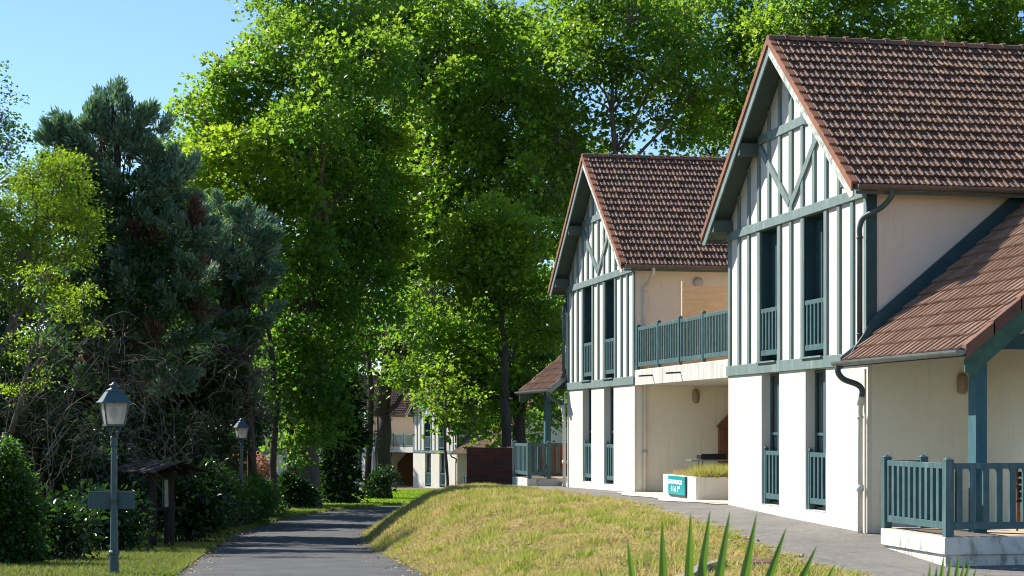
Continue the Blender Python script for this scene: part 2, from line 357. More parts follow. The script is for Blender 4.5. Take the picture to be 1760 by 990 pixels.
# road
rows = []
for i, c in enumerate(rc):
    d = rc[min(i+1, len(rc)-1)]-rc[max(i-1, 0)]; d = d/np.linalg.norm(d); n = np.array([d[1], -d[0]])
    row = []
    for k in np.linspace(-1, 1, 15):
        wob = .05*math.sin(i*.9)+.04*math.sin(i*2.3) if abs(k) == 1 else 0
        q = c+n*k*(1.97+wob); row.append((q[0], q[1], ground_z(q[0], q[1])+.012*(1-k*k)-.012*(abs(k) == 1)))
    rows.append(row)
sheet('road', np.array(rows), M['asphalt'])
# path in front of the houses
rows = []
for Y in np.arange(15, 58, .35):
    xe = float(np.interp(Y, XE_Y, XE_X))+.05*math.sin(Y*2.3)+.03*math.sin(Y*5.1)
    xr = float(facade_x(Y))+.25 if Y > 30.5 else 12.5
    if Y > 51.5: xr = float(facade_x(Y))+2
    row = []
    for k in np.linspace(0, 1, 18):
        x = xe+(xr-xe)*k**1.5; row.append((x, Y, ground_z(x, Y)+(.008 if k > 0 else -.012)))
    rows.append(row)
sheet('path', np.array(rows), M['path'])

# ------------------------------------------------------------------ houses
W = 7.36; ZR = 8.70; KP = .775; MIDP = W/2
OV = .42                        # overhang of roof at the gable
def roofz(p): return ZR-KP*abs(p-MIDP)
E_N = math.sqrt(1+KP*KP)

def tile_slope(mb, origin, E, S, Wd, L, tw=.195, th=.30, keep=None, seed=1, lift=.042, colr=(0, 1)):
    """rows of interlocking tiles; origin = eave corner, E along the eave, S up the slope"""
    r = random.Random(seed); origin = Vector(origin); E = Vector(E).normalized(); S = Vector(S).normalized(); N = E.cross(S)
    if N.z < 0: N = -N; flip = True
    else: flip = False
    prof = [(0, 0), (.08, .004), (.13, .024), (.27, .024), (.33, .003), (.58, .0), (.63, .013), (.78, .013), (.83, .0), (1, .0)]
    nr = int(round(L/th)); th = L/nr; nc = int(round(Wd/tw)); tw = Wd/nc
    for i in range(nr):
        for j in range(nc):
            if keep and not keep((j+.5)*tw, (i+.5)*th): continue
            o = origin+E*(j*tw)+S*(i*th); dz = r.uniform(-.003, .006); ds = r.uniform(-.008, .008); sk = r.uniform(-.004, .004)
            tint = min(1, max(0.001, r.betavariate(.9, 1.7)))
            if r.random() < .02: dz += .02; ds -= r.uniform(.0, .03); tint = 1.0
            vs = []
            for (a, h) in prof: vs.append(o+E*(a*tw)+S*(ds+sk*a-.015)+N*(h+lift+dz))           # lower edge, top
            for (a, h) in prof: vs.append(o+E*(a*tw)+S*(th+.01)+N*(h+.004))                      # upper edge
            for (a, h) in prof: vs.append(o+E*(a*tw)+S*(ds+sk*a-.015)+N*(h+lift+dz-.030))       # lip
            n = len(prof); fs = []
            for k in range(n-1):
                fs.append((k, k+1, n+k+1, n+k)); fs.append((2*n+k, 2*n+k+1, k+1, k))
            if flip: fs = [f[::-1] for f in fs]
            mb.add(vs, fs, tint)

def half_tube(mb, a, b, r, side=(0, 0, 1), n=8, tint=0.0, t=.01):
    """open gutter channel from a to b, curved below"""
    a = Vector(a); b = Vector(b); d = (b-a).normalized(); up = Vector((0, 0, 1)); w = d.cross(up).normalized()
    base = len(mb.v)
    prof = [(math.cos(math.pi+math.pi*k/n), math.sin(math.pi+math.pi*k/n)) for k in range(n+1)]
    prof = [(c*r, s_*r) for c, s_ in prof]+[(c*(r-t), s_*(r-t)) for c, s_ in prof[::-1]]
    vs = [a+w*c+up*s_ for c, s_ in prof]+[b+w*c+up*s_ for c, s_ in prof]; m = len(prof)
    fs = [(i, (i+1) % m, m+(i+1) % m, m+i) for i in range(m)]
    mb.add(vs, fs, tint)
    for q in (a, b):                                   # closed ends
        k = len(mb.v); e = [q+w*(math.cos(math.pi+math.pi*i/n)*r*.97)+up*(math.sin(math.pi+math.pi*i/n)*r*.97) for i in range(n+1)]
        mb.add(e, [tuple(range(n+1))])
        mb.add([x+d*.004 for x in e], [tuple(range(n+1))[::-1]])
    # joint rings
    L = (b-a).length; q = .5
    while q < L:
        c0 = a+d*q; e0 = [(math.cos(math.pi+math.pi*i/n)*(r+.006), math.sin(math.pi+math.pi*i/n)*(r+.006)) for i in range(n+1)]
        vs = [c0+w*x+up*y for x, y in e0]+[c0+d*.03+w*x+up*y for x, y in e0]
        mb.add(vs, [(i, i+1, n+2+i, n+1+i) for i in range(n)]); q += 1.0

def railing_run(parent, name, a, b, z0, posts=(), rail_top=1.02, rail_bot=.09, post_h=1.09, post_w=.12, spacing=.19, slat=.09, bow=0, material=None, post_name='post', thick=.052, kind_part=True):
    """a, b = (v,p) ends; returns the railing mesh (rails + slats), its posts are children"""
    material = material or M['railing']
    a = Vector((a[0], a[1], 0)); b = Vector((b[0], b[1], 0)); d = b-a; L = d.length; d = d/L; w = Vector((d.y, -d.x, 0))
    mb = MB()
    def pt(s, z, off=0):
        bb = bow*math.sin(math.pi*min(max(s/L, 0), 1))
        return a+d*s+w*(off+bb)+Vector((0, 0, z0+z))
    nseg = 8 if bow else 1
    for k in range(nseg):
        s0 = L*k/nseg; s1 = L*(k+1)/nseg
        mb.bar(pt(s0, rail_top-.04), pt(s1, rail_top-.04), .055, .08)
        mb.bar(pt(s0, rail_bot+.05), pt(s1, rail_bot+.05), .05, .10)
    n = max(1, int(round((L-.1)/spacing))); sp = L/n
    for k in range(n):
        s0 = sp*(k+.5)
        q0 = pt(s0, rail_bot+.095); q1 = pt(s0, rail_top-.075)
        mb.bar(q0, q1, thick, slat, up=d)
    o = mb.build(name, material, parent, bevel=.004)
    for s0 in posts:
        p = a+d*s0
        m = MB(); h = post_w/2
        m.box(p.x-h, p.x+h, p.y-h, p.y+h, z0, z0+post_h-.03)
        k = len(m.v); g = h+.008
        m.add([(p.x-g, p.y-g, z0+post_h-.03), (p.x+g, p.y-g, z0+post_h-.03), (p.x+g, p.y+g, z0+post_h-.03), (p.x-g, p.y+g, z0+post_h-.03), (p.x, p.y, z0+post_h+.015)],
              [(0, 1, 4), (1, 2, 4), (2, 3, 4), (3, 0, 4), (3, 2, 1, 0)])
        m.build(post_name, material, o, bevel=.004)
    return o

def wall_panel(mb, v0, v1, spans, z0, z1):
    for a, b in spans: mb.box(v0, v1, a, b, z0, z1)

def make_house(name, label, cat_group, loc, rz, sig, inner=True):
    MB.sig = sig
    h = thing(name, label, 'house', loc, rz, cat_group)
    zf, m0, m1, u0, u1 = .19, 2.68, 2.87, 5.40, 5.56
    D = 8.0
    g_op = [(1.9, 2.9), (4.3, 5.3)]; u_op = [(1.98, 2.97), (4.39, 5.38)]
    # ground floor front wall
    mb = MB()
    wall_panel(mb, 0, .25, [(.004, 1.9), (2.9, 4.3), (5.3, W-.004)], -1.2, m0)
    wall_panel(mb, .0, .25, g_op, -1.2, zf)
    mb.build('ground_floor_wall', M['white'], h)
    mb = MB()
    wall_panel(mb, .02, .25, [(.004, 1.98), (2.97, 4.39), (5.38, W-.004)], m0, u1)
    wall_panel(mb, .02, .25, u_op, m0, m1)
    wall_panel(mb, .02, .25, u_op, u0, u1)
    mb.prism([(0.004, u1), (W-.004, u1), (W-.004, roofz(W)-.12), (MIDP, ZR-.12), (.004, roofz(0)-.12)], .02, .2, 'x')
    mb.build('upper_wall', M['panel'], h)
    for p0, p1, mt, nm in ((0.0, .22, M['cream'], 'porch_side_wall'), (W-.22, W, M['cream'], 'courtyard_side_wall')):
        mb = MB(); mb.box(.07, D, p0, p1, -1.2, 2.78); mb.build(nm, mt, h)
        mb = MB(); mb.box(.07, D, p0, p1, 2.78, roofz(0)-.14); mb.build('upper_side_wall', M['peach'], h)
    mb = MB(); mb.prism([(0.22, -1.2), (W-.22, -1.2), (W-.22, roofz(W)-.2), (MIDP, ZR-.2), (.22, roofz(0)-.2)], D-.25, D, 'x'); mb.build('back_wall', M['cream'], h)
    # dark interior floor and ceiling so that windows look into a room
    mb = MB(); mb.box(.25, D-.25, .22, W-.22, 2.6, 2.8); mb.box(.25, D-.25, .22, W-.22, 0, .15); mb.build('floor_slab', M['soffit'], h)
    # beams
    f0 = -.018
    mb = MB(); mb.box(-.042, .015, -.03, W+.02, m0, m1+.015); mb.build('middle_beam', M['teal'], h, bevel=.006)
    mb = MB(); mb.box(-.042, .015, -.02, W+.02, u0, u1+.01); mb.build('upper_beam', M['teal'], h, bevel=.006)
    zc0, zc1 = 7.04, 7.21
    half = (ZR-.14-zc1)/KP
    mb = MB(); mb.box(-.032, .015, MIDP-half, MIDP+half, zc0, zc1); mb.build('collar_beam', M['teal'], h, bevel=.006)
    pw = .128
    ps = [.09, .68, 1.28, 1.885, 3.06, 3.66, 4.27, 5.47, 6.07, 6.67, 7.27]
    for p in ps:
        mb = MB(); mb.box(f0, .018, p-pw/2, p+pw/2, m1+.017, u0-.002); mb.build('timber_post', M['teal'], h, bevel=.005)
    # window jamb slivers
    for a, b in u_op:
        mb = MB(); mb.box(f0+.006, .3, a-.05, a, m1+.02, u0-.003); mb.box(f0+.006, .3, b, b+.05, m1+.02, u0-.003)
        mb.build('timber_jamb', M['teal'], h)
    for p in [.68, 1.28, 1.89, 2.47, 3.06, 3.66, 4.27, 4.87, 5.47, 6.07, 6.67]:
        top = roofz(p)-.16
        segs = [(u1+.012, min(top, zc0-.002))]
        if top > zc1+.1: segs.append((zc1+.002, top))
        for a, b in segs:
            mb = MB(); w = .062 if abs(p-3.66) > .1 else .085
            mb.box(f0, .018, p-w, p+w, a, b); mb.build('gable_post', M['teal'], h, bevel=.005)
    for s in (-1, 1):
        mb = MB(); mb.bar((-.035, 3.66+s*.05, 5.74), (-.035, 3.66+s*1.72, 6.98), .05, .15, up=(-1, 0, 0))
        mb2 = MB()
        a = Vector((-.03, 3.66+s*.06, 5.72)); b = Vector((-.03, 3.66+s*1.70, 6.98)); d = (b-a).normalized(); n = Vector((0, -d.z, d.y))*.07
        vs = []
        for x in (-.028, .016):
            for q in (a-n, b-n, b+n, a+n): vs.append((x, q.y, q.z))
        mb2.add(vs, [(0, 1, 2, 3), (7, 6, 5, 4), (0, 4, 5, 1), (1, 5, 6, 2), (2, 6, 7, 3), (3, 7, 4, 0)])
        mb2.build('brace', M['teal'], h)
    # windows ------------------------------------------------
    def window(a, b, z0, z1, dep, floor):
        mb = MB()
        t = .06
        mb.box(dep, dep+.07, a, a+t, z0, z1); mb.box(dep, dep+.07, b-t, b, z0, z1)
        mb.box(dep, dep+.07, a+t, b-t, z0, z0+t); mb.box(dep, dep+.07, a+t, b-t, z1-t, z1)
        mid = (a+b)/2
        mb.box(dep-.01, dep+.06, mid-.045, mid+.045, z0+t, z1-t)
        mb.box(dep+.005, dep+.06, a+t, mid-.045, z0+1.32, z0+1.37); mb.box(dep+.005, dep+.06, mid+.045, b-t, z0+1.32, z0+1.37)
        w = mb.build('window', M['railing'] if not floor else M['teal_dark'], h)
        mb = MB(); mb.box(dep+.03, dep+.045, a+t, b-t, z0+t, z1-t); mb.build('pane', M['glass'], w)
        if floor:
            # teal reveal boards, their shade put into a darker colour
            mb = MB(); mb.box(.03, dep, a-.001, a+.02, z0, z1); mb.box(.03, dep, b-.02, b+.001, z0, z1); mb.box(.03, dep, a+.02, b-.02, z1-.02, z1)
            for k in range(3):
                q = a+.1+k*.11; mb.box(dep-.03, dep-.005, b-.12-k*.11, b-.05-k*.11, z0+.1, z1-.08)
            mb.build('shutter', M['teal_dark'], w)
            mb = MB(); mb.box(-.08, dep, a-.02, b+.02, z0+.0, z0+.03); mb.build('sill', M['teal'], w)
            r0, rt, rb = .03, 3.90-z0, 3.03-z0
            r = railing_run(w, 'railing', (r0, a+.03), (r0, b-.03), z0, posts=(), rail_top=rt, rail_bot=rb-.02, spacing=.165, slat=.07)
        else:
            mb = MB(); mb.box(-.005, dep, a, b, z0-.001, z0+.012); mb.build('sill', M['concrete'], w)
            r = railing_run(w, 'railing', (.07, a+.02), (.07, b-.02), z0+.005, posts=(.04, b-a-.08), rail_top=1.205-z0, rail_bot=.30-z0, post_h=1.28-z0, post_w=.07, spacing=.165, slat=.075)
    for a, b in g_op: window(a, b, zf, m0, .17, 0)
    for a, b in u_op: window(a, b, m1, u0, .24, 1)
    # roof ------------------------------------------------
    eL = MIDP+.42                      # horizontal half span incl. eaves
    Lsl = eL*E_N
    ez = ZR-KP*eL
    v0, v1 = -OV, D+.35
    tiles = MB()
    tile_slope(tiles, (v0+.08, MIDP-eL, ez), (1, 0, 0), (0, 1, KP), v1-v0-.2, Lsl, seed=3)
    tile_slope(tiles, (v0+.08, MIDP+eL, ez), (1, 0, 0), (0, -1, KP), v1-v0-.2, Lsl, seed=4)
    # N.B. tile_slope orients by the normal
    roof = tiles.build('roof', M['tile'], h, tint=True)
    mb = MB()
    for s in (-1, 1):
        a = (MIDP+s*eL, ez-.01); b = (MIDP, ZR-.01)
        poly = [(a[0], a[1]), (b[0], b[1]), (b[0], b[1]-.07), (a[0], a[1]-.07)]
        if s > 0: poly = poly[::-1]
        mb.prism(poly, v0+.03, v1-.03, 'x')
    mb.build('roof_boarding', M['soffit'], h)
    # ridge tiles
    mb = MB(); q = v0-.02; k = 0
    while q < v1-.1:
        n = 7; r0 = .105; r1 = .118
        pr = [(math.cos(math.pi*i/n), math.sin(math.pi*i/n)) for i in range(n+1)]
        for (aa, bb, rr, ln) in ((q, q+.40, r0, 0), (q+.30, q+.38, .135, 1)):
            vs = [(aa, MIDP+c*rr, ZR-.03+s_*rr*.95) for c, s_ in pr]+[(bb, MIDP+c*rr*(1 if ln else 1.04), ZR-.03+s_*rr*.95*(1 if ln else 1.04)) for c, s_ in pr]
            vs += [(aa, MIDP, ZR-.03), (bb, MIDP, ZR-.03)]
            mb.add(vs, [(i+1, i, n+1+i, n+2+i) for i in range(n)]+[tuple(range(n+1)), tuple(range(n+1, 2*n+2))[::-1]], random.uniform(.0, .9)+.001)
        q += .385; k += 1
    mb.build('ridge_tiles', M['verge'] if False else M['ridge'], h, tint=True)
    # verge tiles and barge boards
    for s in (-1, 1):
        mb = MB(); n = 17
        for i in range(n):
            f0_, f1_ = i/n, (i+1.06)/n
            pa = MIDP+s*eL*(1-f0_); pb = MIDP+s*eL*(1-f1_) if f1_ < 1 else MIDP
            za = ez+(ZR-ez)*f0_; zb = ez+(ZR-ez)*min(f1_, 1)
            up0, up1 = .062, .050; dn = .10
            for (x0, x1, d0, d1) in ((v0-.03, v0+.0, -dn, up0), (v0+.0, v0+.085, .02, up0)):
                poly = [(pa, za+(d0)), (pb, zb+d0), (pb, zb+(d1-.03)), (pa, za+d1)]
                if s > 0: poly = poly[::-1]
                mb.prism(poly, x0, x1, 'x', random.uniform(.001, .9))
        mb.build('verge_tiles', M['verge'], h, tint=True)
        mb = MB(); a = (MIDP+s*(eL-.02), ez-.09+.015); b = (MIDP, ZR-.09); dd = .22
        poly = [a, b, (b[0], b[1]-dd), (a[0]-s*.14, a[1]-dd+.14*KP), (a[0], a[1]-.10)]
        if s > 0: poly = poly[::-1]
        mb.prism(poly, v0, v0+.028, 'x'); mb.build('barge_board', M['peel'] if s*sig < 0 else M['teal'], h)
    # purlin ends under the overhang
    for pp in (.16, W-.16, MIDP-1.85, MIDP+1.85):
        zt = roofz(pp)-.10-.085
        mb = MB(); mb.box(v0+.035, .0, pp-.1, pp+.1, zt-.24, zt); mb.build('purlin_end', M['soffit'], h, bevel=.01)
    # gutters
    gz = ez-.0
    mb = MB(); half_tube(mb, (v0+.05, MIDP-eL-.06, gz), (2.78, MIDP-eL-.06, gz), .078); g = mb.build('gutter', M['zinc_dark'], h)
    mb = MB(); half_tube(mb, (v0+.05, MIDP+eL+.06, gz), (v1-.1, MIDP+eL+.06, gz), .078); g = mb.build('gutter', M['zinc_dark'], h)
    # fascia on the eaves
    for pp in (MIDP-eL+.01, MIDP+eL-.03):
        mb = MB(); mb.box(v0+.06, v1-.1, pp, pp+.02, ez-.14, ez-.085); mb.build('eaves_board', M['soffit'], h)
    # corner board in dark teal on the side
    mb = MB(); mb.box(-.03, .14, -.035, -.0, m1+.02, roofz(0)-.16); mb.build('corner_board', M['teal_dark'], h)
    # down pipes
    pe = MIDP-eL-.06
    mb = MB(); mb.tube(sm([(.2, pe, gz-.07), (.2, pe, gz-.18), (.1, pe+.16, gz-.34), (-.06, -.0, gz-.46), (-.115, .06, gz-.62), (-.115, .06, gz-.8)])+[(-.115, .06, 3.02)], .045, 10)
    for z in (4.72, 3.15): mb.tube([(-.115, .06, z), (-.115, .06, z+.03)], .055, 10)
    mb.build('downpipe', M['pipe_dark'], h, smooth=True)
    # ------------- porch wing
    pz = .83; pzN = math.sqrt(1+pz*pz); ev, ez2 = -.45, 2.72          # eave line of the porch roof
    p_end = -4.60; vr = 4.4
    wing = MB()
    def keep(e, s_):
        v = ev+s_/pzN; z = ez2+pz*(v-ev); p = p_end+e
        lim = -.10 if z < ez-.05 else (z-ez)/KP-.3
        return p < lim
    Lw = (vr-ev)*pzN
    tile_slope(wing, (ev, p_end+.10, ez2), (0, 1, 0), (1, 0, pz), 6.0, Lw, th=.33, keep=keep, seed=5, tw=.2)
    def keep2(e, s_): return p_end+e < -.2
    tile_slope(wing, (2*vr-ev, p_end+.10, ez2), (0, 1, 0), (-1, 0, pz), 6.0, Lw, th=.33, keep=keep2, seed=6, tw=.2)
    pr = wing.build('porch_roof', M['tile_worn'], h, tint=True)
    mb = MB()
    zr2 = ez2+pz*(vr-ev)
    for s in (-1, 1):
        poly = [(vr-s*(vr-ev), ez2-.012), (vr, zr2-.012), (vr, zr2-.09), (vr-s*(vr-ev), ez2-.09)]
        mb.prism(poly if s > 0 else poly[::-1], p_end+.03, -.005, 'y')
    mb.build('boarding', M['soffit'], pr)
    mb = MB(); n = 12
    for i in range(n):
        f0_, f1_ = i/n, min(1, (i+1.05)/n)
        va = ev+(vr-ev)*f0_; vb = ev+(vr-ev)*f1_; za = ez2+(zr2-ez2)*f0_; zb = ez2+(zr2-ez2)*f1_
        t = random.uniform(.001, .9)
        mb.prism([(va, za-.13), (vb, zb-.13), (vb, zb+.04), (va, za+.07)], p_end-.03, p_end, 'y', t)
        mb.prism([(va, za+.02), (vb, zb+.02), (vb, zb+.045), (va, za+.07)], p_end, p_end+.14, 'y', t)
    mb.build('verge_tiles', M['verge_dull'], pr, tint=True)
    mb = MB(); mb.prism([(ev, ez2-.13), (vr, zr2-.13), (vr, zr2-.40), (ev+.12, ez2-.34), (ev, ez2-.30)], p_end+.002, p_end+.04, 'y'); mb.build('barge_board', M['green_board'], pr)
    mb = MB(); n = 7
    mb.tube([(vr, p_end-.03, zr2), (vr, 1.5, zr2)], .11, 10); mb.build('ridge_tiles', M['ridge'], pr, smooth=True)
    mb = MB(); half_tube(mb, (ev-.07, p_end-.02, ez2-.0), (ev-.07, .12, ez2-.0), .08); mb.build('gutter', M['zinc'], pr)
    # timber board between the wall and the porch roof, on the side wall
    mb = MB()
    mb.prism([(ev+.05, ez2+.03), (2.95, ez2+pz*(2.95-ev)+.03), (2.95, ez2+pz*(2.95-ev)+.30), (.02, ez2+pz*(.02-ev)+.30), (-.10, ez2+pz*(-.1-ev)+.16)], -.09, -.04, 'y'); mb.build('flashing_board', M['teal_dark'], pr)
    mb = MB(); mb.prism([(ev-.03, ez2-.14), (.1, ez2+pz*(.1-ev)-.1), (.1, ez2+pz*(.1-ev)+.07), (ev-.03, ez2+.07)], -.03, .0, 'y'); mb.build('end_board', M['zinc'], pr)
    # porch downpipe
    mb = MB(); mb.tube(sm([(ev-.07, -.02, ez2-.07), (ev-.07, -.03, ez2-.18), (ev+.02, -.05, ez2-.29), (-.22, -.08, ez2-.37), (-.13, -.06, ez2-.45), (-.12, -.03, ez2-.56)]), .048, 10)
    mb.build('swan_neck', M['pipe_dark'], h, smooth=True)
    mb = MB(); mb.tube([(-.12, -.03, ez2-.48), (-.11, .05, ez2-.75), (-.10, .08, ez2-.85), (-.10, .08, -.35)], .043, 10)
    mb.tube([(-.12, -.03, ez2-.46), (-.11, .04, ez2-.70)], .06, 10)
    mb.tube([(-.10, .08, .62), (-.10, .08, .72)], .062, 10)
    mb.tube([(-.10, .08, 1.80), (-.10, .08, 1.84)], .058, 10)
    mb.build('lower_downpipe', M['pipe_white'], h, smooth=True)
    mb = MB(); mb.tube([(-.06, -.035, -.3), (-.06, -.035, 2.6)], .02, 8); mb.build('cable_cover', M['pipe_white'], h)
    # wing body
    mb = MB(); vb0, vb1 = 2.0, 2*vr-2.0
    zz = lambda v: ez2+pz*((v if v < vr else 2*vr-v)-ev)-.16
    mb.prism([(vb0, -1.2), (vb1, -1.2), (vb1, zz(vb1)), (vr, zz(vr)), (vb0, zz(vb0))], p_end+.35, -.005, 'y'); mb.build('wing_wall', M['cream'], h)
    # porch post and beam
    mb = MB(); mb.box(.12, .29, -3.73, -3.47, .15, 3.08); mb.build('porch_post', M['teal_dark'], h, bevel=.008) if False else mb.build('porch_post', M['post'], h, bevel=.008)
    mb = MB(); mb.box(.30, 2.0, -3.70, -3.50, 2.78, 3.0); mb.build('porch_beam', M['teal_dark'], h)
    mb = MB(); mb.box(.14, .28, -4.5, -.02, 3.085, 3.20); mb.build('porch_plate', M['teal_dark'], h)
    # terrace
    mb = MB(); mb.box(-.69, 2.0, -4.48, -2.2, -.10, .15); mb.box(-.65, 2.0, -4.43, -2.24, -1.2, -.10)
    tr = mb.build('terrace', M['stained'], h, bevel=.012)
    mb = MB(); mb.box(-.66, 2.0, -4.45, -2.23, .151, .158); mb.build('paving', M['paving'], tr)
    mb = MB(); mb.box(.25, 2.0, -2.19, -.02, -1.2, .06); mb.build('step', M['stained'], tr)
    rl = railing_run(h, 'terrace_railing', (-.62, -2.26), (-.62, -4.42), .15, posts=(0, 2.16), rail_top=1.015, rail_bot=.10)
    railing_run(h, 'terrace_railing', (-.56, -4.42), (3.2, -4.42), .15, posts=(1.9,), rail_top=1.015, rail_bot=.10, spacing=.195)
    railing_run(h, 'terrace_railing', (-.56, -2.26), (-.04, -2.26), .15, posts=(.52,), rail_top=1.015, rail_bot=.10)
    # wall lamp in the porch
    mb = MB(); mb.lathe([(.01, 0), (.06, .01), (.085, .05), (.09, .17), (.085, .29), (.06, .33), (.01, .34)], (1.62, -.04, 2.2), 14)
    mb.build('wall_lamp', M['lamp_shade'], h, smooth=True)
    if inner:
        # courtyard side: pipe, lamps, balcony, stairs
        pi_ = W+.085; ge = MIDP+eL+.06
        mb = MB(); mb.tube(sm([(.33, ge, gz-.07), (.33, ge, gz-.2), (.28, ge-.18, gz-.36), (.235, pi_, gz-.5), (.235, pi_, gz-.7)])+[(.235, pi_, -.2)], .043, 10)
        mb.tube([(.235, pi_, gz-.62), (.235, pi_, gz-.58)], .052, 10); mb.tube([(.235, pi_, .98), (.235, pi_, 1.08)], .06, 10)
        mb.build('downpipe', M['pipe_cream'], h, smooth=True)
        mb = MB()
        k = len(mb.v)
        pts = []
        for (r, d_) in ((.125, 0), (.125, .05), (.10, .09), (.05, .11), (.005, .115)):
            pts.append([(1.58+r*math.cos(2*math.pi*j/18), W+d_, 5.16+r*math.sin(2*math.pi*j/18)) for j in range(18)])
        fs = [(i*18+j, (i+1)*18+j, (i+1)*18+(j+1) % 18, i*18+(j+1) % 18) for i in range(4) for j in range(18)]
        mb.add([q for r_ in pts for q in r_], fs); mb.build('round_lamp', M['lamp_round'], h, smooth=True)
        mb = MB(); pts = []
        for (sx, sz, d_) in ((.085, .17, 0), (.085, .17, .06), (.065, .15, .10), (.03, .10, .12), (.005, .01, .122)):
            pts.append([(1.52+sx*math.copysign(abs(math.cos(a))**.8, math.cos(a)), W+d_, 2.40+sz*math.copysign(abs(math.sin(a))**.6, math.sin(a))) for a in [2*math.pi*j/24 for j in range(24)]])
        fs = [(i*24+j, (i+1)*24+j, (i+1)*24+(j+1) % 24, i*24+(j+1) % 24) for i in range(4) for j in range(24)]
        mb.add([q for r_ in pts for q in r_], fs); mb.build('oval_lamp', M['lamp_shade'], h, smooth=True)
        P1 = 2*W+7.34-W      # facade of the neighbour
        # stairs with plank cladding
        mb = MB(); mb.prism([(2.12, -.2), (4.9, -.2), (4.9, 2.64), (3.18, 2.64), (2.12, 1.58)], W+.05, W+.13, 'y')
        st = mb.build('stair_cladding', M['wood_brown'], h)
        mb = MB()
        for k in range(13):
            z = .0+k*.2
            v_a = 2.30 if z < 1.5 else 2.30+(z-1.5)
            mb.box(v_a, 4.9, W+.13, W+.145, z, z+.165)
        mb.box(2.08, 2.24, W+.03, W+.17, -.2, 1.60); mb.build('plank', M['wood_brown'], st)
        mb = MB(); a = Vector((2.10, W+.16, 1.60)); mb.bar((2.08, W+.1, 1.62), (3.14, W+.1, 2.68-.02), .16, .06, up=(0, 1, 0)); mb.build('trim', M['wood_brown'], st)
        # balcony
        mb = MB(); mb.box(-.005, 4.95, W+.012, P1-.012, 2.65, 3.02); sl_ = mb.build('balcony_slab', M['concrete'], h, bevel=.01)
        mb = MB(); mb.box(.06, 4.9, W+.05, P1-.05, 3.021, 3.035); mb.build('decking', M['wood'], sl_)
        for pp in (9.0, 11.3):
            mb = MB(); mb.tube([(.02, pp, 2.86), (-.34, pp, 2.84)], .02, 8); mb.build('drain_spout', M['dark_metal'], sl_, smooth=True)
        br = None
        ends = [W+.16, W+1.98, W+3.72, W+5.50, P1-.06]
        for k in range(4):
            railing_run(h, 'balcony_railing', (.05, ends[k]), (.05, ends[k+1]), 3.04, posts=((0,) if k else (0,)), rail_top=1.0, rail_bot=.06, post_h=1.08, post_w=.085, spacing=.185, slat=.07, bow=(.05 if k == 2 else 0), post_name='post')
        mb = MB(); mb.box(4.95, 5.2, W+.002, P1-.002, -1.2, 6.2); mb.build('courtyard_wall', M['cream'], h)
        mb = MB(); mb.box(4.93, 4.949, W+.5, W+1.5, .1, 2.2); d_ = mb.build('door', M['wood_brown'], h)
        mb = MB(); mb.box(4.91, 4.93, W+1.35, W+1.4, 1.0, 1.12); mb.build('handle', M['dark_metal'], d_)
    MB.sig = 1
    return h

M['ridge'] = mat('ridge_tile', (.16, .085, .06), (.10, .085, .06), 5, .85, .5, 40, attr=(.30, .13, .085), third=((.07, .065, .05), 7, .5, .7))
M['verge_dull'] = mat('dull_verge_tile', (.17, .075, .05), (.12, .06, .045), 5, .8, .3, 50, attr=(.21, .10, .065), third=((.06, .05, .04), 6, .55, .7))
M['post'] = mat('weathered_teal_post', (.035, .11, .135), (.06, .15, .175), 8, .6, .4, 40, stretch=(1, 1, .3))
ang = math.atan2(.1914, .9815)
g_near = None
def world_on(pt2, t, v=0): return (pt2[0]+U2[0]*t+V2[0]*v, pt2[1]+U2[1]*t+V2[1]*v)
GAP = 22.06
h1 = make_house('half_timbered_house', 'nearest half-timbered gable house, with the fenced terrace porch on its right', (None), (A0[0], A0[1], 0), ang, 1, inner=False)
p = world_on(A0, GAP)
h2 = make_house('half_timbered_house', 'second half-timbered house, behind the balcony and the planter, with a small porch on its left', None, (p[0], p[1], 0), ang, -1, inner=True)
for hh in (h1, h2): hh['group'] = 'half-timbered houses of the residence'
# far pairs
def far_pair(xc, yc, zc, a_deg, labels):
    a = R(a_deg); u = np.array([-math.sin(a), math.cos(a)])
    c1 = copy_tree(h1); c1.location = (xc, yc, zc); c1.rotation_euler = (0, 0, a); c1['label'] = labels[0]
    c2 = copy_tree(h2); c2.location = (xc+u[0]*GAP, yc+u[1]*GAP, zc); c2.rotation_euler = (0, 0, a); c2['label'] = labels[1]
    return c1, c2
far_pair((786-CX)/F*131, 131, -2.95, 28.5, ['distant half-timbered house seen behind the thin sapling, above the brick wall', 'distant half-timbered house, mostly hidden behind the ivy-clad trunk'])
f3 = copy_tree(h2); f3['label'] = 'distant house glimpsed between the second street lamp and the tallest plane trunk'
f3.location = ((309-CX)/F*118, 118, -2.8); f3.rotation_euler = (0, 0, R(82))
def drop(o):
    for ch in list(o.children): drop(ch)
    bpy.data.objects.remove(o)
for ch in list(f3.children):
    if ch.name.split('.')[0] in ('balcony_slab', 'balcony_railing', 'courtyard_wall', 'stair_cladding', 'door'): drop(ch)

# ---- things around the houses
MB.sig = 1
def local_thing(name, label, cat, group=None, z=0): return thing(name, label, cat, (A0[0], A0[1], z), ang, group)
def retarget(t, v, p, z):
    """place thing at local (v,p); children were built relative to that point"""
    q = world_on(A0, p, v); t.location = (q[0], q[1], z); return t
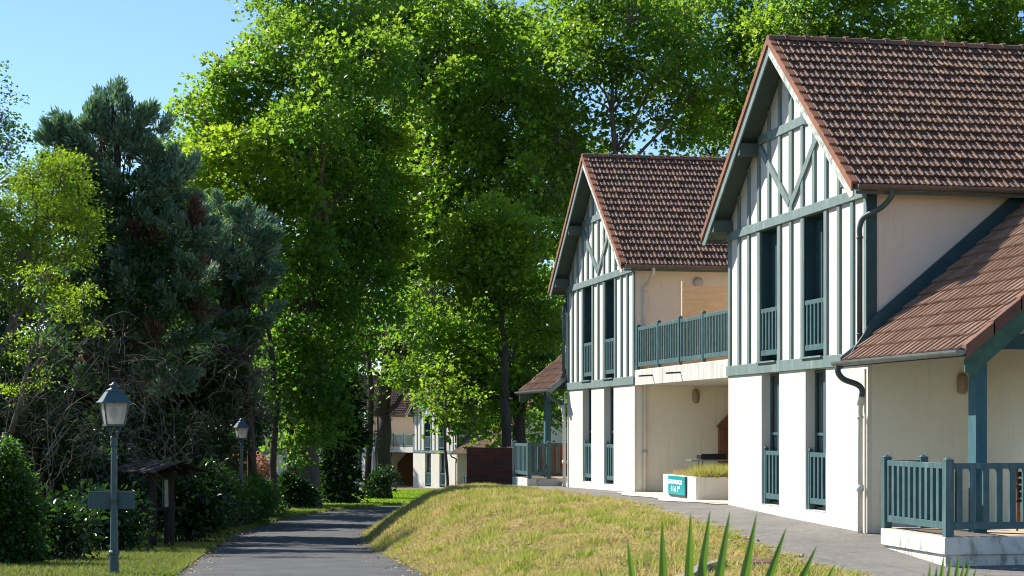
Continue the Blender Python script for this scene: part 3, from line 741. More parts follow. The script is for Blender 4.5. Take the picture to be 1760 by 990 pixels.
# planter (local frame: x=v, y=t)
pl = local_thing('planter', 'long white rendered planter full of dry grass beside the nearest house', 'planter'); retarget(pl, 0, 9.6, 0)
mb = MB(); L = 2.6
mb.box(0, .1, 0, L, -.3, .59); mb.box(1.5, 1.6, 0, L, -.3, .59); mb.box(.1, 1.5, 0, .1, -.3, .59); mb.box(.1, 1.5, L-.1, L, -.3, .59); mb.build('box', M['white'], pl, bevel=.01)
mb = MB(); mb.box(.1, 1.5, .1, L-.1, .3, .52); mb.build('soil', M['soil'], pl)
sg = local_thing('sign', 'teal sign with white lettering fixed to the front of the white planter', 'sign'); retarget(sg, -.012, 10.97, 0)
mb = MB(); mb.box(-.03, 0, -.66, .66, .165, .575); mb.build('panel', M['sign_teal'], sg, bevel=.003)
mb = MB(); mb.box(-.02, .01, -.68, .64, .125, .163); mb.box(-.02, .01, -.70, -.663, .13, .575); mb.build('frame', M['dark_metal'], sg)
def text_mesh(txt, size, parent, x, y, z, material, width=None, name='lettering', offset=.004):
    cu = bpy.data.curves.new('txt', 'FONT'); cu.body = txt; cu.size = size; cu.align_x = 'CENTER'; cu.extrude = .003; cu.offset = offset
    to = bpy.data.objects.new('txt', cu); col.objects.link(to)
    bpy.context.view_layer.update()
    dg = bpy.context.evaluated_depsgraph_get(); me = bpy.data.meshes.new_from_object(to.evaluated_get(dg))
    me.name = name; bpy.data.objects.remove(to)
    vs = np.empty(len(me.vertices)*3); me.vertices.foreach_get('co', vs); vs = vs.reshape(-1, 3)
    w = vs[:, 0].max()-vs[:, 0].min(); k = (width/w) if width else 1
    n = np.stack([x-vs[:, 2], y-vs[:, 0]*k, z+vs[:, 1]], 1); me.vertices.foreach_set('co', n.ravel()); me.update()
    me.materials.clear(); me.materials.append(material)
    o = bpy.data.objects.new(name, me); col.objects.link(o); o.parent = parent; return o
text_mesh('LES ROSSIGNOLS', .125, sg, -.034, .08, .40, M['sign_white'], 1.08, offset=.0035)
text_mesh('11 \u00e0 19', .165, sg, -.034, .06, .235, M['sign_white'], .66, offset=.006)
# pad
pd = MB(); pd.box(-.55, 3.0, 7.5, 14.6, -.3, .10)
# privacy screen on the balcony
sn = local_thing('privacy_screen', 'pale pine plank screen standing on the balcony between the two houses', 'screen'); retarget(sn, .53, 12.5, 3.036)
mb = MB()
for k in range(11): mb.box(.1, 3.6, -.02, .02, .06+k*.165, .06+k*.165+.158)
mb.build('planks', M['wood'], sn)
for v in (.0, 1.8, 3.6):
    mb = MB(); mb.box(v, v+.1, -.05, .05, 0, 1.97); mb.build('post', M['wood'], sn, bevel=.005)
# barbecue behind the planter
bb = local_thing('barbecue', 'dark barbecue grill standing behind the planter against the recess wall', 'barbecue'); retarget(bb, 1.45, 13.2, .1)
mb = MB(); mb.box(-.3, .3, -.2, .2, .80, .93); mb.build('grill_box', M['black'], bb, bevel=.02)
mb = MB(); mb.box(-.55, .5, -.22, .22, .765, .798); mb.build('shelf', M['zinc'], bb)
for sx in (-.28, .28):
    for sy in (-.16, .16):
        mb = MB(); mb.tube([(sx, sy, 0), (sx*.9, sy, .77)], .016, 6); mb.build('leg', M['dark_metal'], bb)
# concrete pad in front of the recess
MBp = MB(); 
rows = []
for t in np.arange(7.45, 14.75, .4):
    row = []
    for v in (-.9+.35*abs(math.sin(t)), -.3, .2, .9, 2, 5):
        q = world_on(A0, t, v if v > -.5 else v*min(1, (t-7.4)/1.5)); row.append((q[0], q[1], ground_z(q[0], q[1])+.02))
    rows.append(row)
sheet('paved_recess', np.array(rows), M['pad'])
# garden table and chair in the porch
def garden_chair(loc, rz, label, material, group):
    c = thing('garden_chair', label, 'chair', loc, rz, group)
    mb = MB(); mb.box(-.24, .24, -.22, .22, .41, .45); mb.build('seat', material, c, bevel=.01)
    mb = MB()
    for k in range(4): mb.bar((-.22, .20+k*.012+.01, .52+k*.1), (.22, .20+k*.012+.01, .52+k*.1), .02, .075)
    mb.build('backrest', material, c, bevel=.004)
    for sx in (-1, 1):
        mb = MB(); mb.tube([(sx*.22, -.24, 0), (sx*.22, -.2, .42), (sx*.23, -.18, .64)], .017, 6); mb.build('leg', M['wood_brown'] if material is M['black'] else material, c)
        mb = MB(); mb.tube([(sx*.22, .27, 0), (sx*.22, .2, .42), (sx*.22, .26, .9)], .017, 6); mb.build('leg', M['wood_brown'] if material is M['black'] else material, c)
        mb = MB(); mb.bar((sx*.24, -.2, .65), (sx*.24, .24, .65), .045, .025); mb.build('armrest', material, c)
    return c
q = world_on(A0, -3.25, 1.25); garden_chair((q[0], q[1], .158), ang+R(150), 'dark garden chair seen through the porch railing, next to the table', M['black'], None)
q = world_on(A0, -3.0, 1.85)
tb = thing('garden_table', 'teal garden table behind the porch railing, at the right edge of the terrace', 'table', (q[0], q[1], .158), ang)
mb = MB(); mb.box(-.4, .4, -.4, .4, .68, .72); mb.build('tabletop', M['railing'], tb, bevel=.008)
for sx in (-1, 1):
    for sy in (-1, 1):
        mb = MB(); mb.bar((sx*.34, sy*.34, 0), (sx*.34, sy*.34, .68), .045, .045, up=(0, 1, 0)); mb.build('leg', M['railing'], tb)
# far white chair by the distant house
q = at(631, 846, 122); gz_ = ground_z(q.x, 122); garden_chair((q.x, 122, gz_), R(20), 'small white chair on the lawn in front of the distant house', M['plastic_white'], None)
# brick wall
bw = MB(); bw.box(0, 1.52, 0, .22, -.7, 1.02); bw.box(-.001, .22, .22, 2.0, -.7, 1.02); bw.box(1.30, 1.521, .22, 2.0, -.7, 1.02)
o = bw.build('brick_wall', M['brick']); o.location = (-1.39, 56.6, 0); o.rotation_euler = (0, 0, R(2)); tag(o, 'low dark brick enclosure wall on the crest left of the far porch', 'wall')
bw = MB(); bw.box(0, 3.2, 0, .22, -.7, 1.08); o = bw.build('brick_wall', mat('red_brick', (.26, .075, .04), (.19, .055, .035), 5, .9)); o.location = (.9, 60, 0)
tag(o, 'orange-red brick wall glimpsed behind the far porch post', 'wall')

# ------------------------------------------------------------------ street lamps
def make_lamp(label, loc, sign):
    t = thing('street_lamp', label, 'street lamp', loc, R(24), 'green lantern street lamps')
    mb = MB(); mb.lathe([(.14, 0), (.14, .05), (.10, .09), (.085, .16), (.075, .20)], n=12); mb.build('base', M['lamp_paint'], t)
    mb = MB(); mb.lathe([(.072, .18), (.07, .42), (.085, .44), (.085, .47), (.062, .50), (.052, 1.2), (.046, 1.9), (.044, 2.02), (.058, 2.05), (.058, 2.08), (.05, 2.11), (.055, 2.17), (.03, 2.2)], n=12); mb.build('pole', M['lamp_paint'], t)
    mb = MB()
    for k in range(4):
        a = math.pi/4+k*math.pi/2; c, s = math.cos(a), math.sin(a)
        pts = []
        for j in range(9):
            u = j/8; r = .035+.085*math.sin(u*math.pi*.55)+.012*math.sin(u*12); pts.append((c*r, s*r, 2.17+u*.19))
        mb.tube(pts, .010, 5)
        pts = [(c*(.07+.028*math.cos(u)), s*(.07+.028*math.cos(u)), 2.29+.028*math.sin(u)) for u in [i*.8 for i in range(8)]]
        mb.tube(pts, .006, 4)
    mb.build('bracket', M['lamp_paint'], t)
    r0, r1, z0, z1 = .130*1.414, .185*1.414*.98, 2.35, 2.69
    q = math.pi/4
    lan = MB(); lan.lathe([(r0, z0-.02), (r0+.008, z0-.01), (r0+.008, z0+.012), (r0, z0+.014)], n=4, rot=q)
    for k in range(4):
        a = q+k*math.pi/2; lan.bar((r0*math.cos(a), r0*math.sin(a), z0), (r1*math.cos(a), r1*math.sin(a), z1), .018, .018)
    la = lan.build('lantern', M['lamp_paint'], t)
    for k in range(4):
        a = q+k*math.pi/2; b = a+math.pi/2; i = .965
        g = MB(); vs = [(r0*i*math.cos(a), r0*i*math.sin(a), z0), (r0*i*math.cos(b), r0*i*math.sin(b), z0), (r1*i*math.cos(b), r1*i*math.sin(b), z1), (r1*i*math.cos(a), r1*i*math.sin(a), z1)]
        n = Vector((math.cos(a+math.pi/4), math.sin(a+math.pi/4), 0))*.006
        vs += [tuple(Vector(v)-n) for v in vs]
        g.add(vs, [(0, 1, 2, 3), (7, 6, 5, 4), (0, 4, 5, 1), (1, 5, 6, 2), (2, 6, 7, 3), (3, 7, 4, 0)]); g.build('glass', M['lamp_clear'], la)
    g = MB(); g.lathe([(.02, z0+.10), (.06, z0+.14), (.065, z0+.2), (.045, z0+.25), (.015, z0+.27)], n=10); g.build('bulb', M['plastic_white'], la, smooth=True)
    e = r1+.055
    rf = MB(); rf.lathe([(e, z1-.012), (e+.005, z1+.004), (e-.03, z1+.02), (r1*.62, z1+.155), (r1*.60, z1+.165), (.01, z1+.175)], n=4, rot=q); rf.build('lantern_roof', M['lamp_paint'], t)
    rf = MB(); rf.lathe([(.12, z1+.16), (.125, z1+.18), (.06, z1+.205), (.05, z1+.23), (.075, z1+.245), (.07, z1+.26), (.03, z1+.275), (.028, z1+.29), (.012, z1+.30)], n=10); rf.build('finial', M['lamp_paint'], t, smooth=True)
    if sign:
        s = MB(); s.box(-.345, .345, -.02, .005, 1.10, 1.37); so_ = s.build('sign_board', M['sign_back'], t, bevel=.006); so_.rotation_euler = (0, 0, R(-20)); so_.location = (-.02, .075, 0)
        s = MB(); s.tube([(0, 0, 1.2), (0, 0, 1.235)], .062, 12); s.build('clamp', M['dark_metal'], t)
    return t
def clear_glass():
    m = bpy.data.materials.new('lantern_glass'); m.use_nodes = True; t = m.node_tree; b = t.nodes['Principled BSDF']; o = t.nodes['Material Output']
    b.inputs['Base Color'].default_value = (.62, .60, .56, 1); b.inputs['Roughness'].default_value = .2
    tr = t.nodes.new('ShaderNodeBsdfTransparent'); tl = t.nodes.new('ShaderNodeBsdfTranslucent'); tl.inputs[0].default_value = (.7, .68, .62, 1)
    m1 = t.nodes.new('ShaderNodeMixShader'); m2 = t.nodes.new('ShaderNodeMixShader'); m1.inputs[0].default_value = .5; m2.inputs[0].default_value = .35
    t.links.new(b.outputs[0], m1.inputs[1]); t.links.new(tl.outputs[0], m1.inputs[2]); t.links.new(m1.outputs[0], m2.inputs[1]); t.links.new(tr.outputs[0], m2.inputs[2]); t.links.new(m2.outputs[0], o.inputs[0])
    return m
M['lamp_clear'] = clear_glass(); M['sign_back'] = mat('sign_back', (.045, .085, .09), (.06, .10, .10), 6, .5)
LX, LY = (196-CX)/F*27.2, 27.2
make_lamp('nearer teal lantern street lamp with a rectangular board clamped to its pole', (LX, LY, -.66), True)
LX2, LY2 = (415-CX)/F*58.0, 58.0
l2 = make_lamp('farther teal lantern street lamp rising behind the clipped hedge', (LX2, LY2, -1.05), False)
for k in list(l2.children): pass

# ------------------------------------------------------------------ information shelter
ix, iy = (272-CX)/F*42, 42
iz = ground_z(ix, iy)
ib = thing('notice_shelter', 'log notice board shelter, darkened in colour for shade, with a little plank roof under the trees', 'notice board', (ix, iy, iz), R(38))
for (x, y, hh) in ((-.30, -.35, 1.95), (.10, -.42, 2.0), (.38, .30, 1.75), (.02, .35, 1.75)):
    mb = MB(); mb.tube([(x, y, -.1), (x+.02, y, hh*.5), (x, y, hh)], [.075, .07, .065], 10); mb.build('post', M['log'], ib)
mb = MB()
for z in (.95, 1.72):
    mb.tube([(-.5, -.38, z), (.5, -.38, z)], .05, 8); mb.tube([(-.3, .33, z), (.5, .33, z)], .045, 8)
mb.tube([(-.1, -1.0, 1.80), (-.1, 1.0, 1.80)], .05, 8); mb.tube([(.3, -1.0, 1.80), (.3, 1.0, 1.80)], .05, 8); mb.build('rails', M['log'], ib)
mb = MB()
for s in (-1, 1):
    for k in range(12):
        y = -1.05+k*.18; dz = random.uniform(-.015, .015)
        mb.bar((0, y, 2.03+dz), (s*.72, y+random.uniform(-.02, .02), 1.80+dz), .165, .02, up=(0, 0, 1), tint=.001)
mb.build('roof', M['log'], ib)
mb = MB(); mb.box(.12, .36, -.05, -.01, .95, 1.62); mb.box(.10, .38, -.03, .0, .93, 1.64); b_ = mb.build('board', M['green_board'], ib)
mb = MB(); mb.box(.13, .35, -.065, -.052, .97, 1.60); mb.build('notice', M['paper'], b_)

# ------------------------------------------------------------------ foliage
def tri_mesh(name, V, T, tint, material):
    me = bpy.data.meshes.new(name)
    nv, nf = len(V), len(T)
    me.vertices.add(nv); me.vertices.foreach_set('co', V.astype(np.float32).ravel())
    me.loops.add(nf*3); me.loops.foreach_set('vertex_index', T.astype(np.int32).ravel())
    me.polygons.add(nf); me.polygons.foreach_set('loop_start', np.arange(0, nf*3, 3, dtype=np.int32))
    try: me.polygons.foreach_set('loop_total', np.full(nf, 3, dtype=np.int32))
    except Exception: pass
    a = me.attributes.new('tint', 'FLOAT', 'POINT'); a.data.foreach_set('value', tint.astype(np.float32))
    me.materials.append(material); me.update(calc_edges=True); me.validate()
    return me
def unit(a): return a/np.maximum(np.linalg.norm(a, axis=1, keepdims=True), 1e-9)
def leaves(C, dirn, size, rg, aspect=.75, fold=.25, droop=.3, spread=1.0, tint=None, lobed=False):
    """kite-shaped folded leaves; C centres, dirn preferred growth direction"""
    n = len(C)
    ax = unit(dirn+rg.normal(0, spread*.55, (n, 3))+np.array([0, 0, -droop]))
    nr = rg.normal(0, .7, (n, 3))+np.array([0, 0, 1.0]); nr = unit(nr-ax*(nr*ax).sum(1, keepdims=True)); sd = np.cross(ax, nr)
    s = (size*rg.uniform(.5, 1.45, n))[:, None]
    b = C; t = C+ax*s; m = C+ax*s*.45
    if not lobed:
        l = m+sd*s*aspect*.5+nr*s*fold; r = m-sd*s*aspect*.5+nr*s*fold
        V = np.stack([b, l, t, r], 1).reshape(-1, 3); i = np.arange(n)*4
        T = np.concatenate([np.stack([i, i+2, i+1], 1), np.stack([i, i+3, i+2], 1)]); k = 4
    else:
        l = C+ax*s*.55+sd*s*aspect*.62+nr*s*fold; r = C+ax*s*.55-sd*s*aspect*.62+nr*s*fold
        il = C+ax*s*.18+sd*s*.30; ir = C+ax*s*.18-sd*s*.30; 
        ml = C+ax*s*.62+sd*s*.16; mr = C+ax*s*.62-sd*s*.16
        V = np.stack([b, il, l, ml, t, mr, r, ir], 1).reshape(-1, 3); i = np.arange(n)*8
        T = np.concatenate([np.stack([i, i+3, i+1], 1), np.stack([i+1, i+3, i+2], 1), np.stack([i, i+5, i+3], 1), np.stack([i+3, i+5, i+4], 1), np.stack([i, i+7, i+5], 1), np.stack([i+7, i+6, i+5], 1)]); k = 8
    tn = np.repeat(tint if tint is not None else rg.uniform(0, 1, n), k)
    return V, T, tn
DENS = 2.6
def clusters(blobs, rg, per_area=1.0, shell=.5):
    """cluster centres in lumpy ellipsoids; blobs = (c, (rx,ry,rz), tint)"""
    C, D, TN, RD = [], [], [], []
    per_area = per_area*DENS
    for (c, r, tn) in blobs:
        c = np.array(c); r = np.array(r) if hasattr(r, '__len__') else np.array([r, r, r])
        n = int(per_area*(r[0]*r[1]+r[1]*r[2]+r[0]*r[2])*1.7)
        d = unit(rg.normal(0, 1, (n, 3))); rad = rg.uniform(shell, 1, n)**.6
        lump = 1+.13*np.sin(d[:, 0]*5+c[0])*np.sin(d[:, 1]*5+c[2])+.12*np.sin(d[:, 2]*7+c[0]*2)
        C.append(c+d*(rad*lump)[:, None]*r); D.append(d); TN.append(np.full(n, tn)); RD.append(rad)
    return np.concatenate(C), np.concatenate(D), np.concatenate(TN), np.concatenate(RD)
def crown_arrays(blobs, rg, per_area, nleaf, cr, size, spray=None, shell=.5, lobed=False, aspect=.75, droop=.3):
    C, D, TN, RD = clusters(blobs, rg, per_area, shell)
    n = len(C)
    cs = rg.uniform(.55, 1.6, n)                                  # cluster size
    ctint = np.clip(TN+rg.normal(0, .22, n)+.18*D[:, 2]-.12*D[:, 0], 0, 1)  # sunlight put into the tint: lighter on top and towards the sun
    idx = np.repeat(np.arange(n), (nleaf*cs**1.6).astype(int)); m = len(idx)
    off = rg.normal(0, .5, (m, 3))*cr*cs[idx][:, None]*np.array([1, 1, .42])
    P = C[idx]+off+D[idx]*0
    P[:, 2] -= .25*(off[:, 0]**2+off[:, 1]**2)/cr                  # drooping umbrella shape of each spray
    dirn = unit(D[idx]*.7+off/cr)
    tint = np.clip(ctint[idx]+rg.normal(0, .15, m), 0, 1)
    return leaves(P, dirn, size, rg, tint=tint, lobed=lobed, aspect=aspect, droop=droop), C
def path_pts(a, b, sag=.0, wob=.1, n=6, r=random):
    a = Vector(a); b = Vector(b); L = (b-a).length; out = []
    for i in range(n+1):
        u = i/n; p = a.lerp(b, u); 
        if 0 < i < n: p += Vector((r.uniform(-1, 1), r.uniform(-1, 1), r.uniform(-1, 1)))*wob*L*.5
        p.z += sag*math.sin(math.pi*u)*L; out.append(p)
    return out
def make_tree(name, label, cat, base, trunks, blobs, leaf, bark, seed, per_area=.9, nleaf=26, cr=.75, size=.22, trunk_r=.5, fork=.35, group=None, lobed=False, shell=.5, twigs=10, droop=.3, aspect=.75, fork_pt=None):
    """base point; blobs world coords; everything stored relative to the base"""
    rg = np.random.default_rng(seed); r = random.Random(seed)
    base = Vector(base); t = thing(name, label, cat, base, 0, group)
    rel = [((c[0]-base.x, c[1]-base.y, c[2]-base.z), rr, tn) for c, rr, tn in blobs]
    (V, T, tn), C = crown_arrays(rel, rg, per_area, int(nleaf*1.5), cr, size*.84, shell=shell, lobed=lobed, droop=droop, aspect=aspect)
    me = tri_mesh('crown', V, T, tn, leaf); o = bpy.data.objects.new('crown', me); col.objects.link(o); o.parent = t
    if trunks:
        mb = MB()
        zt = max(b[0][2] for b in rel)
        for (tx, ty, ht, tr) in trunks:                              # foot offset, fork height
            fp = Vector((tx*1.0+r.uniform(-.2, .2), ty, ht))
            mb.tube([(tx, ty, -.5), (tx, ty, .05), (tx+.02, ty, .5)]+path_pts((tx+.03, ty, .6), fp, 0, .05, 4, r), [tr*1.45, tr*1.25, tr]+[tr*.95-tr*.2*i/4 for i in range(5)], 12)
        mains = [Vector((tx, ty, ht)) for tx, ty, ht, tr in trunks]; trr = [q[3] for q in trunks]
        own = [min(range(len(mains)), key=lambda i: (mains[i].xy-Vector(c[0][:2])).length+abs(i)*.3) for c in rel]
        leaders = []
        for k, mp in enumerate(mains):
            cs_ = [Vector(rel[i][0]) for i in range(len(rel)) if own[i] == k]
            if cs_:
                av = sum(cs_, Vector())/len(cs_); top = mp.lerp(av, .75); top.z = max(mp.z+1, max(c.z for c in cs_)*.86)
                L_ = path_pts(mp, top, 0, .035, 8, r)
            else: L_ = [mp, mp+Vector((0, 0, 1))]
            leaders.append(L_); mb.tube(L_, [trr[k]*.76*(1-.86*i/(len(L_)-1)) for i in range(len(L_))], 10)
        for bi_, (c, rr, _) in enumerate(rel):
            c = Vector(c); k = own[bi_]; L_ = leaders[k]
            want = max(mains[k].z*.8, c.z-.75*(c.xy-mains[k].xy).length-.5)
            q = min(range(len(L_)), key=lambda i: abs(L_[i].z-want)); st = L_[q]; ru = trr[k]*.76*(1-.86*q/(len(L_)-1))
            r0 = max(.03, min(ru*.6, trr[k]*.34)); pts = path_pts(st, c, .05, .10, 6, r)
            mb.tube(pts, [r0*(1-.8*i/6) for i in range(7)], 7)
            mains_k = st
            rx = rr[0] if hasattr(rr, '__len__') else rr
            idx = [i for i in range(len(C)) if (Vector(C[i])-c).length < rx*1.1]
            r.shuffle(idx)
            for i in idx[:twigs]:
                mb.tube(path_pts(c.lerp(mains_k, r.uniform(0, .25)), C[i], .03, .15, 4, r), [.045*(1-.2*j)*min(1.3, rx/2.2) for j in range(5)], 4, cap=False)
        mb.build('trunk', bark, t, smooth=True)
    return t
def blob_px(L, Y, jit=0, squash=1.0):
    out = []
    for q in L:
        x, y, r = q[:3]; tn = q[3] if len(q) > 3 else .4; dy = q[4] if len(q) > 4 else 0
        Yq = Y+dy; p = at(x, y, Yq); rr = r/F*Yq
        out.append(((p.x, p.y, p.z), (rr, rr, rr*squash), tn))
    return out
def foot(x, Y): X = (x-CX)/F*Y; return (X, Y, ground_z(X, Y))

# A: big plane tree left of the road
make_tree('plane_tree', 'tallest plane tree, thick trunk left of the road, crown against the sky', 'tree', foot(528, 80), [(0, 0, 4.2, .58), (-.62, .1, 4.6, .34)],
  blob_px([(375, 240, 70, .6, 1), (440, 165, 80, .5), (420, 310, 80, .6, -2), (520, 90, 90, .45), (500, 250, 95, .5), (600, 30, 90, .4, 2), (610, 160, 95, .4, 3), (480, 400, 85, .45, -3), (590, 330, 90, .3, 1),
           (530, 520, 85, .25, -1), (470, 620, 60, .2, -2), (620, 480, 80, .2, 2), (550, 620, 56, .15, -2), (520, -30, 90, .5, 3), (540, 720, 42, .15, -2), (470, 520, 70, .2, 2), (400, 560, 60, .15, 4), (330, 560, 60, .2, 6), (430, 650, 50, .15, 5), (500, 720, 46, .1, 3), (570, 570, 60, .15, 4), (350, 470, 60, .25, 5), (500, 770, 30, .1, -2), (550, 690, 34, .1, -3), (520, 660, 44, .1, -3), (350, 200, 50, .8, -2), (400, 120, 45, .7, -1), (330, 300, 46, .8, -2), (470, 60, 50, .7, -3), (560, 110, 46, .7, -5), (480, 210, 44, .8, -5), (650, 100, 60, .6, -3), (560, 200, 50, .5, -6), (300, 260, 26, .7, -1)], 80),  # front lobes tinted lighter as lit masses, low blobs darker as shade
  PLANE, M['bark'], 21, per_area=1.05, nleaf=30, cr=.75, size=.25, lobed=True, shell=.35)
# maple in front, lime coloured
make_tree('maple_tree', 'lime green maple whose lowest leaves hang before the tallest plane trunk', 'tree', foot(470, 77), [(0, 0, 5, .16)],
  blob_px([(345, 290, 42, .9), (400, 250, 40, .8), (330, 370, 40, .7), (420, 330, 48, .7, 1), (450, 240, 36, .8, 1), (380, 430, 45, .5, 1), (440, 430, 50, .5), (500, 320, 40, .6, 1), (400, 480, 40, .4)], 74),
  LIME, M['bark_dark'], 22, per_area=1.6, nleaf=30, cr=.62, size=.27, lobed=True, shell=.3)
make_tree('maple_tree', 'lime green maple crown in the middle, lit against the darker planes behind', 'tree', foot(596, 92), [(0, 0, 6, .18)],
  blob_px([(570, 250, 38, .9), (620, 225, 42, .95), (670, 250, 38, .8), (560, 320, 42, .8), (630, 310, 50, .7, 1), (690, 330, 34, .6), (590, 400, 44, .45), (660, 400, 42, .4), (690, 420, 36, .9)], 84),
  LIME, M['bark_dark'], 23, per_area=1.6, nleaf=30, cr=.66, size=.28, lobed=True, shell=.3)
# B: second plane
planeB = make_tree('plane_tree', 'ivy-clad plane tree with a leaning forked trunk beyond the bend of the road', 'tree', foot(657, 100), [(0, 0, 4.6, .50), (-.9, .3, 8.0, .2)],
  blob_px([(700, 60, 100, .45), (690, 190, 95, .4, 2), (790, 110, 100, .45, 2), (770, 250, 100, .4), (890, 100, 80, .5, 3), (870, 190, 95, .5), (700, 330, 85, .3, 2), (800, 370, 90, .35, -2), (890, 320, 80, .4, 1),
           (690, 450, 70, .25), (770, 500, 85, .25, -2), (860, 450, 75, .3), (720, 590, 60, .3), (790, 600, 60, .3, -1), (720, -30, 80, .5, 2), (740, 180, 50, .8, -6), (830, 230, 55, .8, -6), (720, 290, 46, .7, -6), (900, 120, 50, .8, -6), (820, 60, 50, .7, -6), (760, 20, 44, .8, -6), (950, 300, 60, .6, -3), (940, 200, 60, .7, -3), (650, 20, 60, .6, -3)], 100),  # nearer lobes carry painted sunlight as a lighter tint
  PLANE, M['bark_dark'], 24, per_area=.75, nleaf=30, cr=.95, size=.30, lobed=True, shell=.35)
make_tree('maple_tree', 'lime green tree leaning out from behind the second house towards the road', 'tree', foot(868, 78), [(0, 0, 4.5, .25)],
  blob_px([(800, 390, 38, .8), (850, 370, 40, .9), (840, 440, 46, .6), (780, 460, 36, .6), (890, 430, 42, .6), (900, 500, 46, .4), (830, 520, 40, .4), (930, 400, 34, .5), (930, 560, 44, .3)], 78),
  LIME, M['bark_dark'], 25, per_area=1.4, nleaf=26, cr=.6, size=.26, lobed=True, shell=.3)
make_tree('plane_tree', 'broad plane tree in the middle, bridging the crowns above the distant houses', 'tree', foot(659, 111), [(0, 0, 7, .3)],
  blob_px([(715, 150, 50, .6), (735, 250, 52, .6), (715, 350, 50, .5), (740, 420, 46, .5), (560, 400, 50, .4, -24), (650, 40, 50, .6, -8), (690, 100, 44, .6, -12), (850, 320, 46, .6, -12), (800, 130, 46, .7, -14), (570, 480, 50, .4, -26), (725, 520, 40, .4, -12), (960, 240, 48, .6, -12), (860, 20, 40, .6, -8)], 106),
  PLANE, M['bark_dark'], 33, per_area=.9, nleaf=28, cr=.8, size=.28, lobed=True, shell=.3)
# behind the far porch
make_tree('plane_tree', 'plane tree with a bare dark trunk standing behind the small far porch', 'tree', foot(893, 86), [(0, 0, 5, .38)],
  blob_px([(870, 600, 60, .6), (800, 640, 50, .7), (930, 640, 50, .6), (740, 660, 42, .5, 2), (840, 700, 42, .5, 2), (930, 560, 60, .4), (770, 700, 34, .6), (960, 700, 40, .4, 4), (900, 520, 60, .3), (820, 560, 50, .5), (760, 600, 44, .6), (880, 670, 50, .6, -1), (900, 730, 34, .5, 2), (730, 560, 44, .5), (790, 700, 36, .6, -2), (860, 740, 26, .5, 2), (700, 640, 36, .5)], 86),
  PLANE, M['bark_dark'], 26, per_area=1.0, nleaf=24, cr=.75, size=.26, lobed=True, shell=.3)
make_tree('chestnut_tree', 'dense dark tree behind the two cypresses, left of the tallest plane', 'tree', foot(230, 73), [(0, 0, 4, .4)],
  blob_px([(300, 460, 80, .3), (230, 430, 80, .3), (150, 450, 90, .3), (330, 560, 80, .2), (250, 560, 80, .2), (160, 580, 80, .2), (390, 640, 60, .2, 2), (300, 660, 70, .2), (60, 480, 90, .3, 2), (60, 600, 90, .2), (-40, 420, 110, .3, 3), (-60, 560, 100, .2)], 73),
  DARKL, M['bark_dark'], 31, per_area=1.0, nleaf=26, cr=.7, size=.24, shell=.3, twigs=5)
# C: planes behind the houses
make_tree('plane_tree', 'plane tree with open crown and visible limbs rising behind the second house', 'tree', foot(1052, 92), [(0, 0, 9, .42)],
  blob_px([(1040, 40, 85, .5), (960, 120, 80, .45), (1060, 140, 70, .35, 3), (960, 240, 70, .35), (1130, 70, 75, .45), (1150, 190, 65, .45), (1010, -50, 90, .5), (960, 20, 80, .5, 3), (1000, 340, 70, .3, 4), (940, 380, 60, .3, 1), (1060, 230, 42, .3, 5), (1000, 80, 46, .8, -3), (1090, 20, 50, .8, -3), (940, 310, 60, .5, -2), (1140, 120, 46, .8, -3), (1180, 60, 50, .6, -2), (1200, 150, 50, .6, -2)], 92),  # lighter tint of the front blobs imitates lit leaf masses
  PLANE, M['bark'], 27, per_area=.62, nleaf=28, cr=.85, size=.27, lobed=True, shell=.45, twigs=16)
make_tree('plane_tree', 'plane tree filling the gap between the two house roofs', 'tree', foot(1215, 96), [(0, 0, 9, .4)],
  blob_px([(1200, 40, 80, .5), (1230, 140, 75, .45, 2), (1290, 90, 75, .5), (1190, 230, 60, .4), (1270, 200, 60, .35, 3), (1150, -20, 80, .5, 3), (1300, 10, 70, .6)], 96),
  PLANE, M['bark'], 28, per_area=.75, nleaf=28, cr=.85, size=.27, lobed=True, shell=.4, twigs=14)
make_tree('plane_tree', 'plane tree whose leafy top shows above the near roof ridge, left part', 'tree', foot(1430, 90), [(0, 0, 9, .4)],
  blob_px([(1370, 20, 70, .75), (1450, 0, 75, .7), (1530, 30, 75, .65), (1410, 90, 60, .5, 2), (1330, 60, 50, .6, 2), (1500, 100, 60, .5), (1440, -60, 60, .7)], 90),
  PLANE, M['bark'], 29, per_area=.9, nleaf=28, cr=.8, size=.27, lobed=True, shell=.35)
make_tree('plane_tree', 'plane tree whose leafy top shows above the near roof ridge, at the right edge', 'tree', foot(1660, 94), [(0, 0, 9, .4)],
  blob_px([(1600, 20, 75, .65), (1680, 0, 80, .7), (1760, 30, 80, .65), (1640, 90, 60, .5, 2), (1720, 100, 70, .5), (1800, 90, 60, .6)], 94),
  PLANE, M['bark'], 30, per_area=.9, nleaf=28, cr=.8, size=.27, lobed=True, shell=.35)
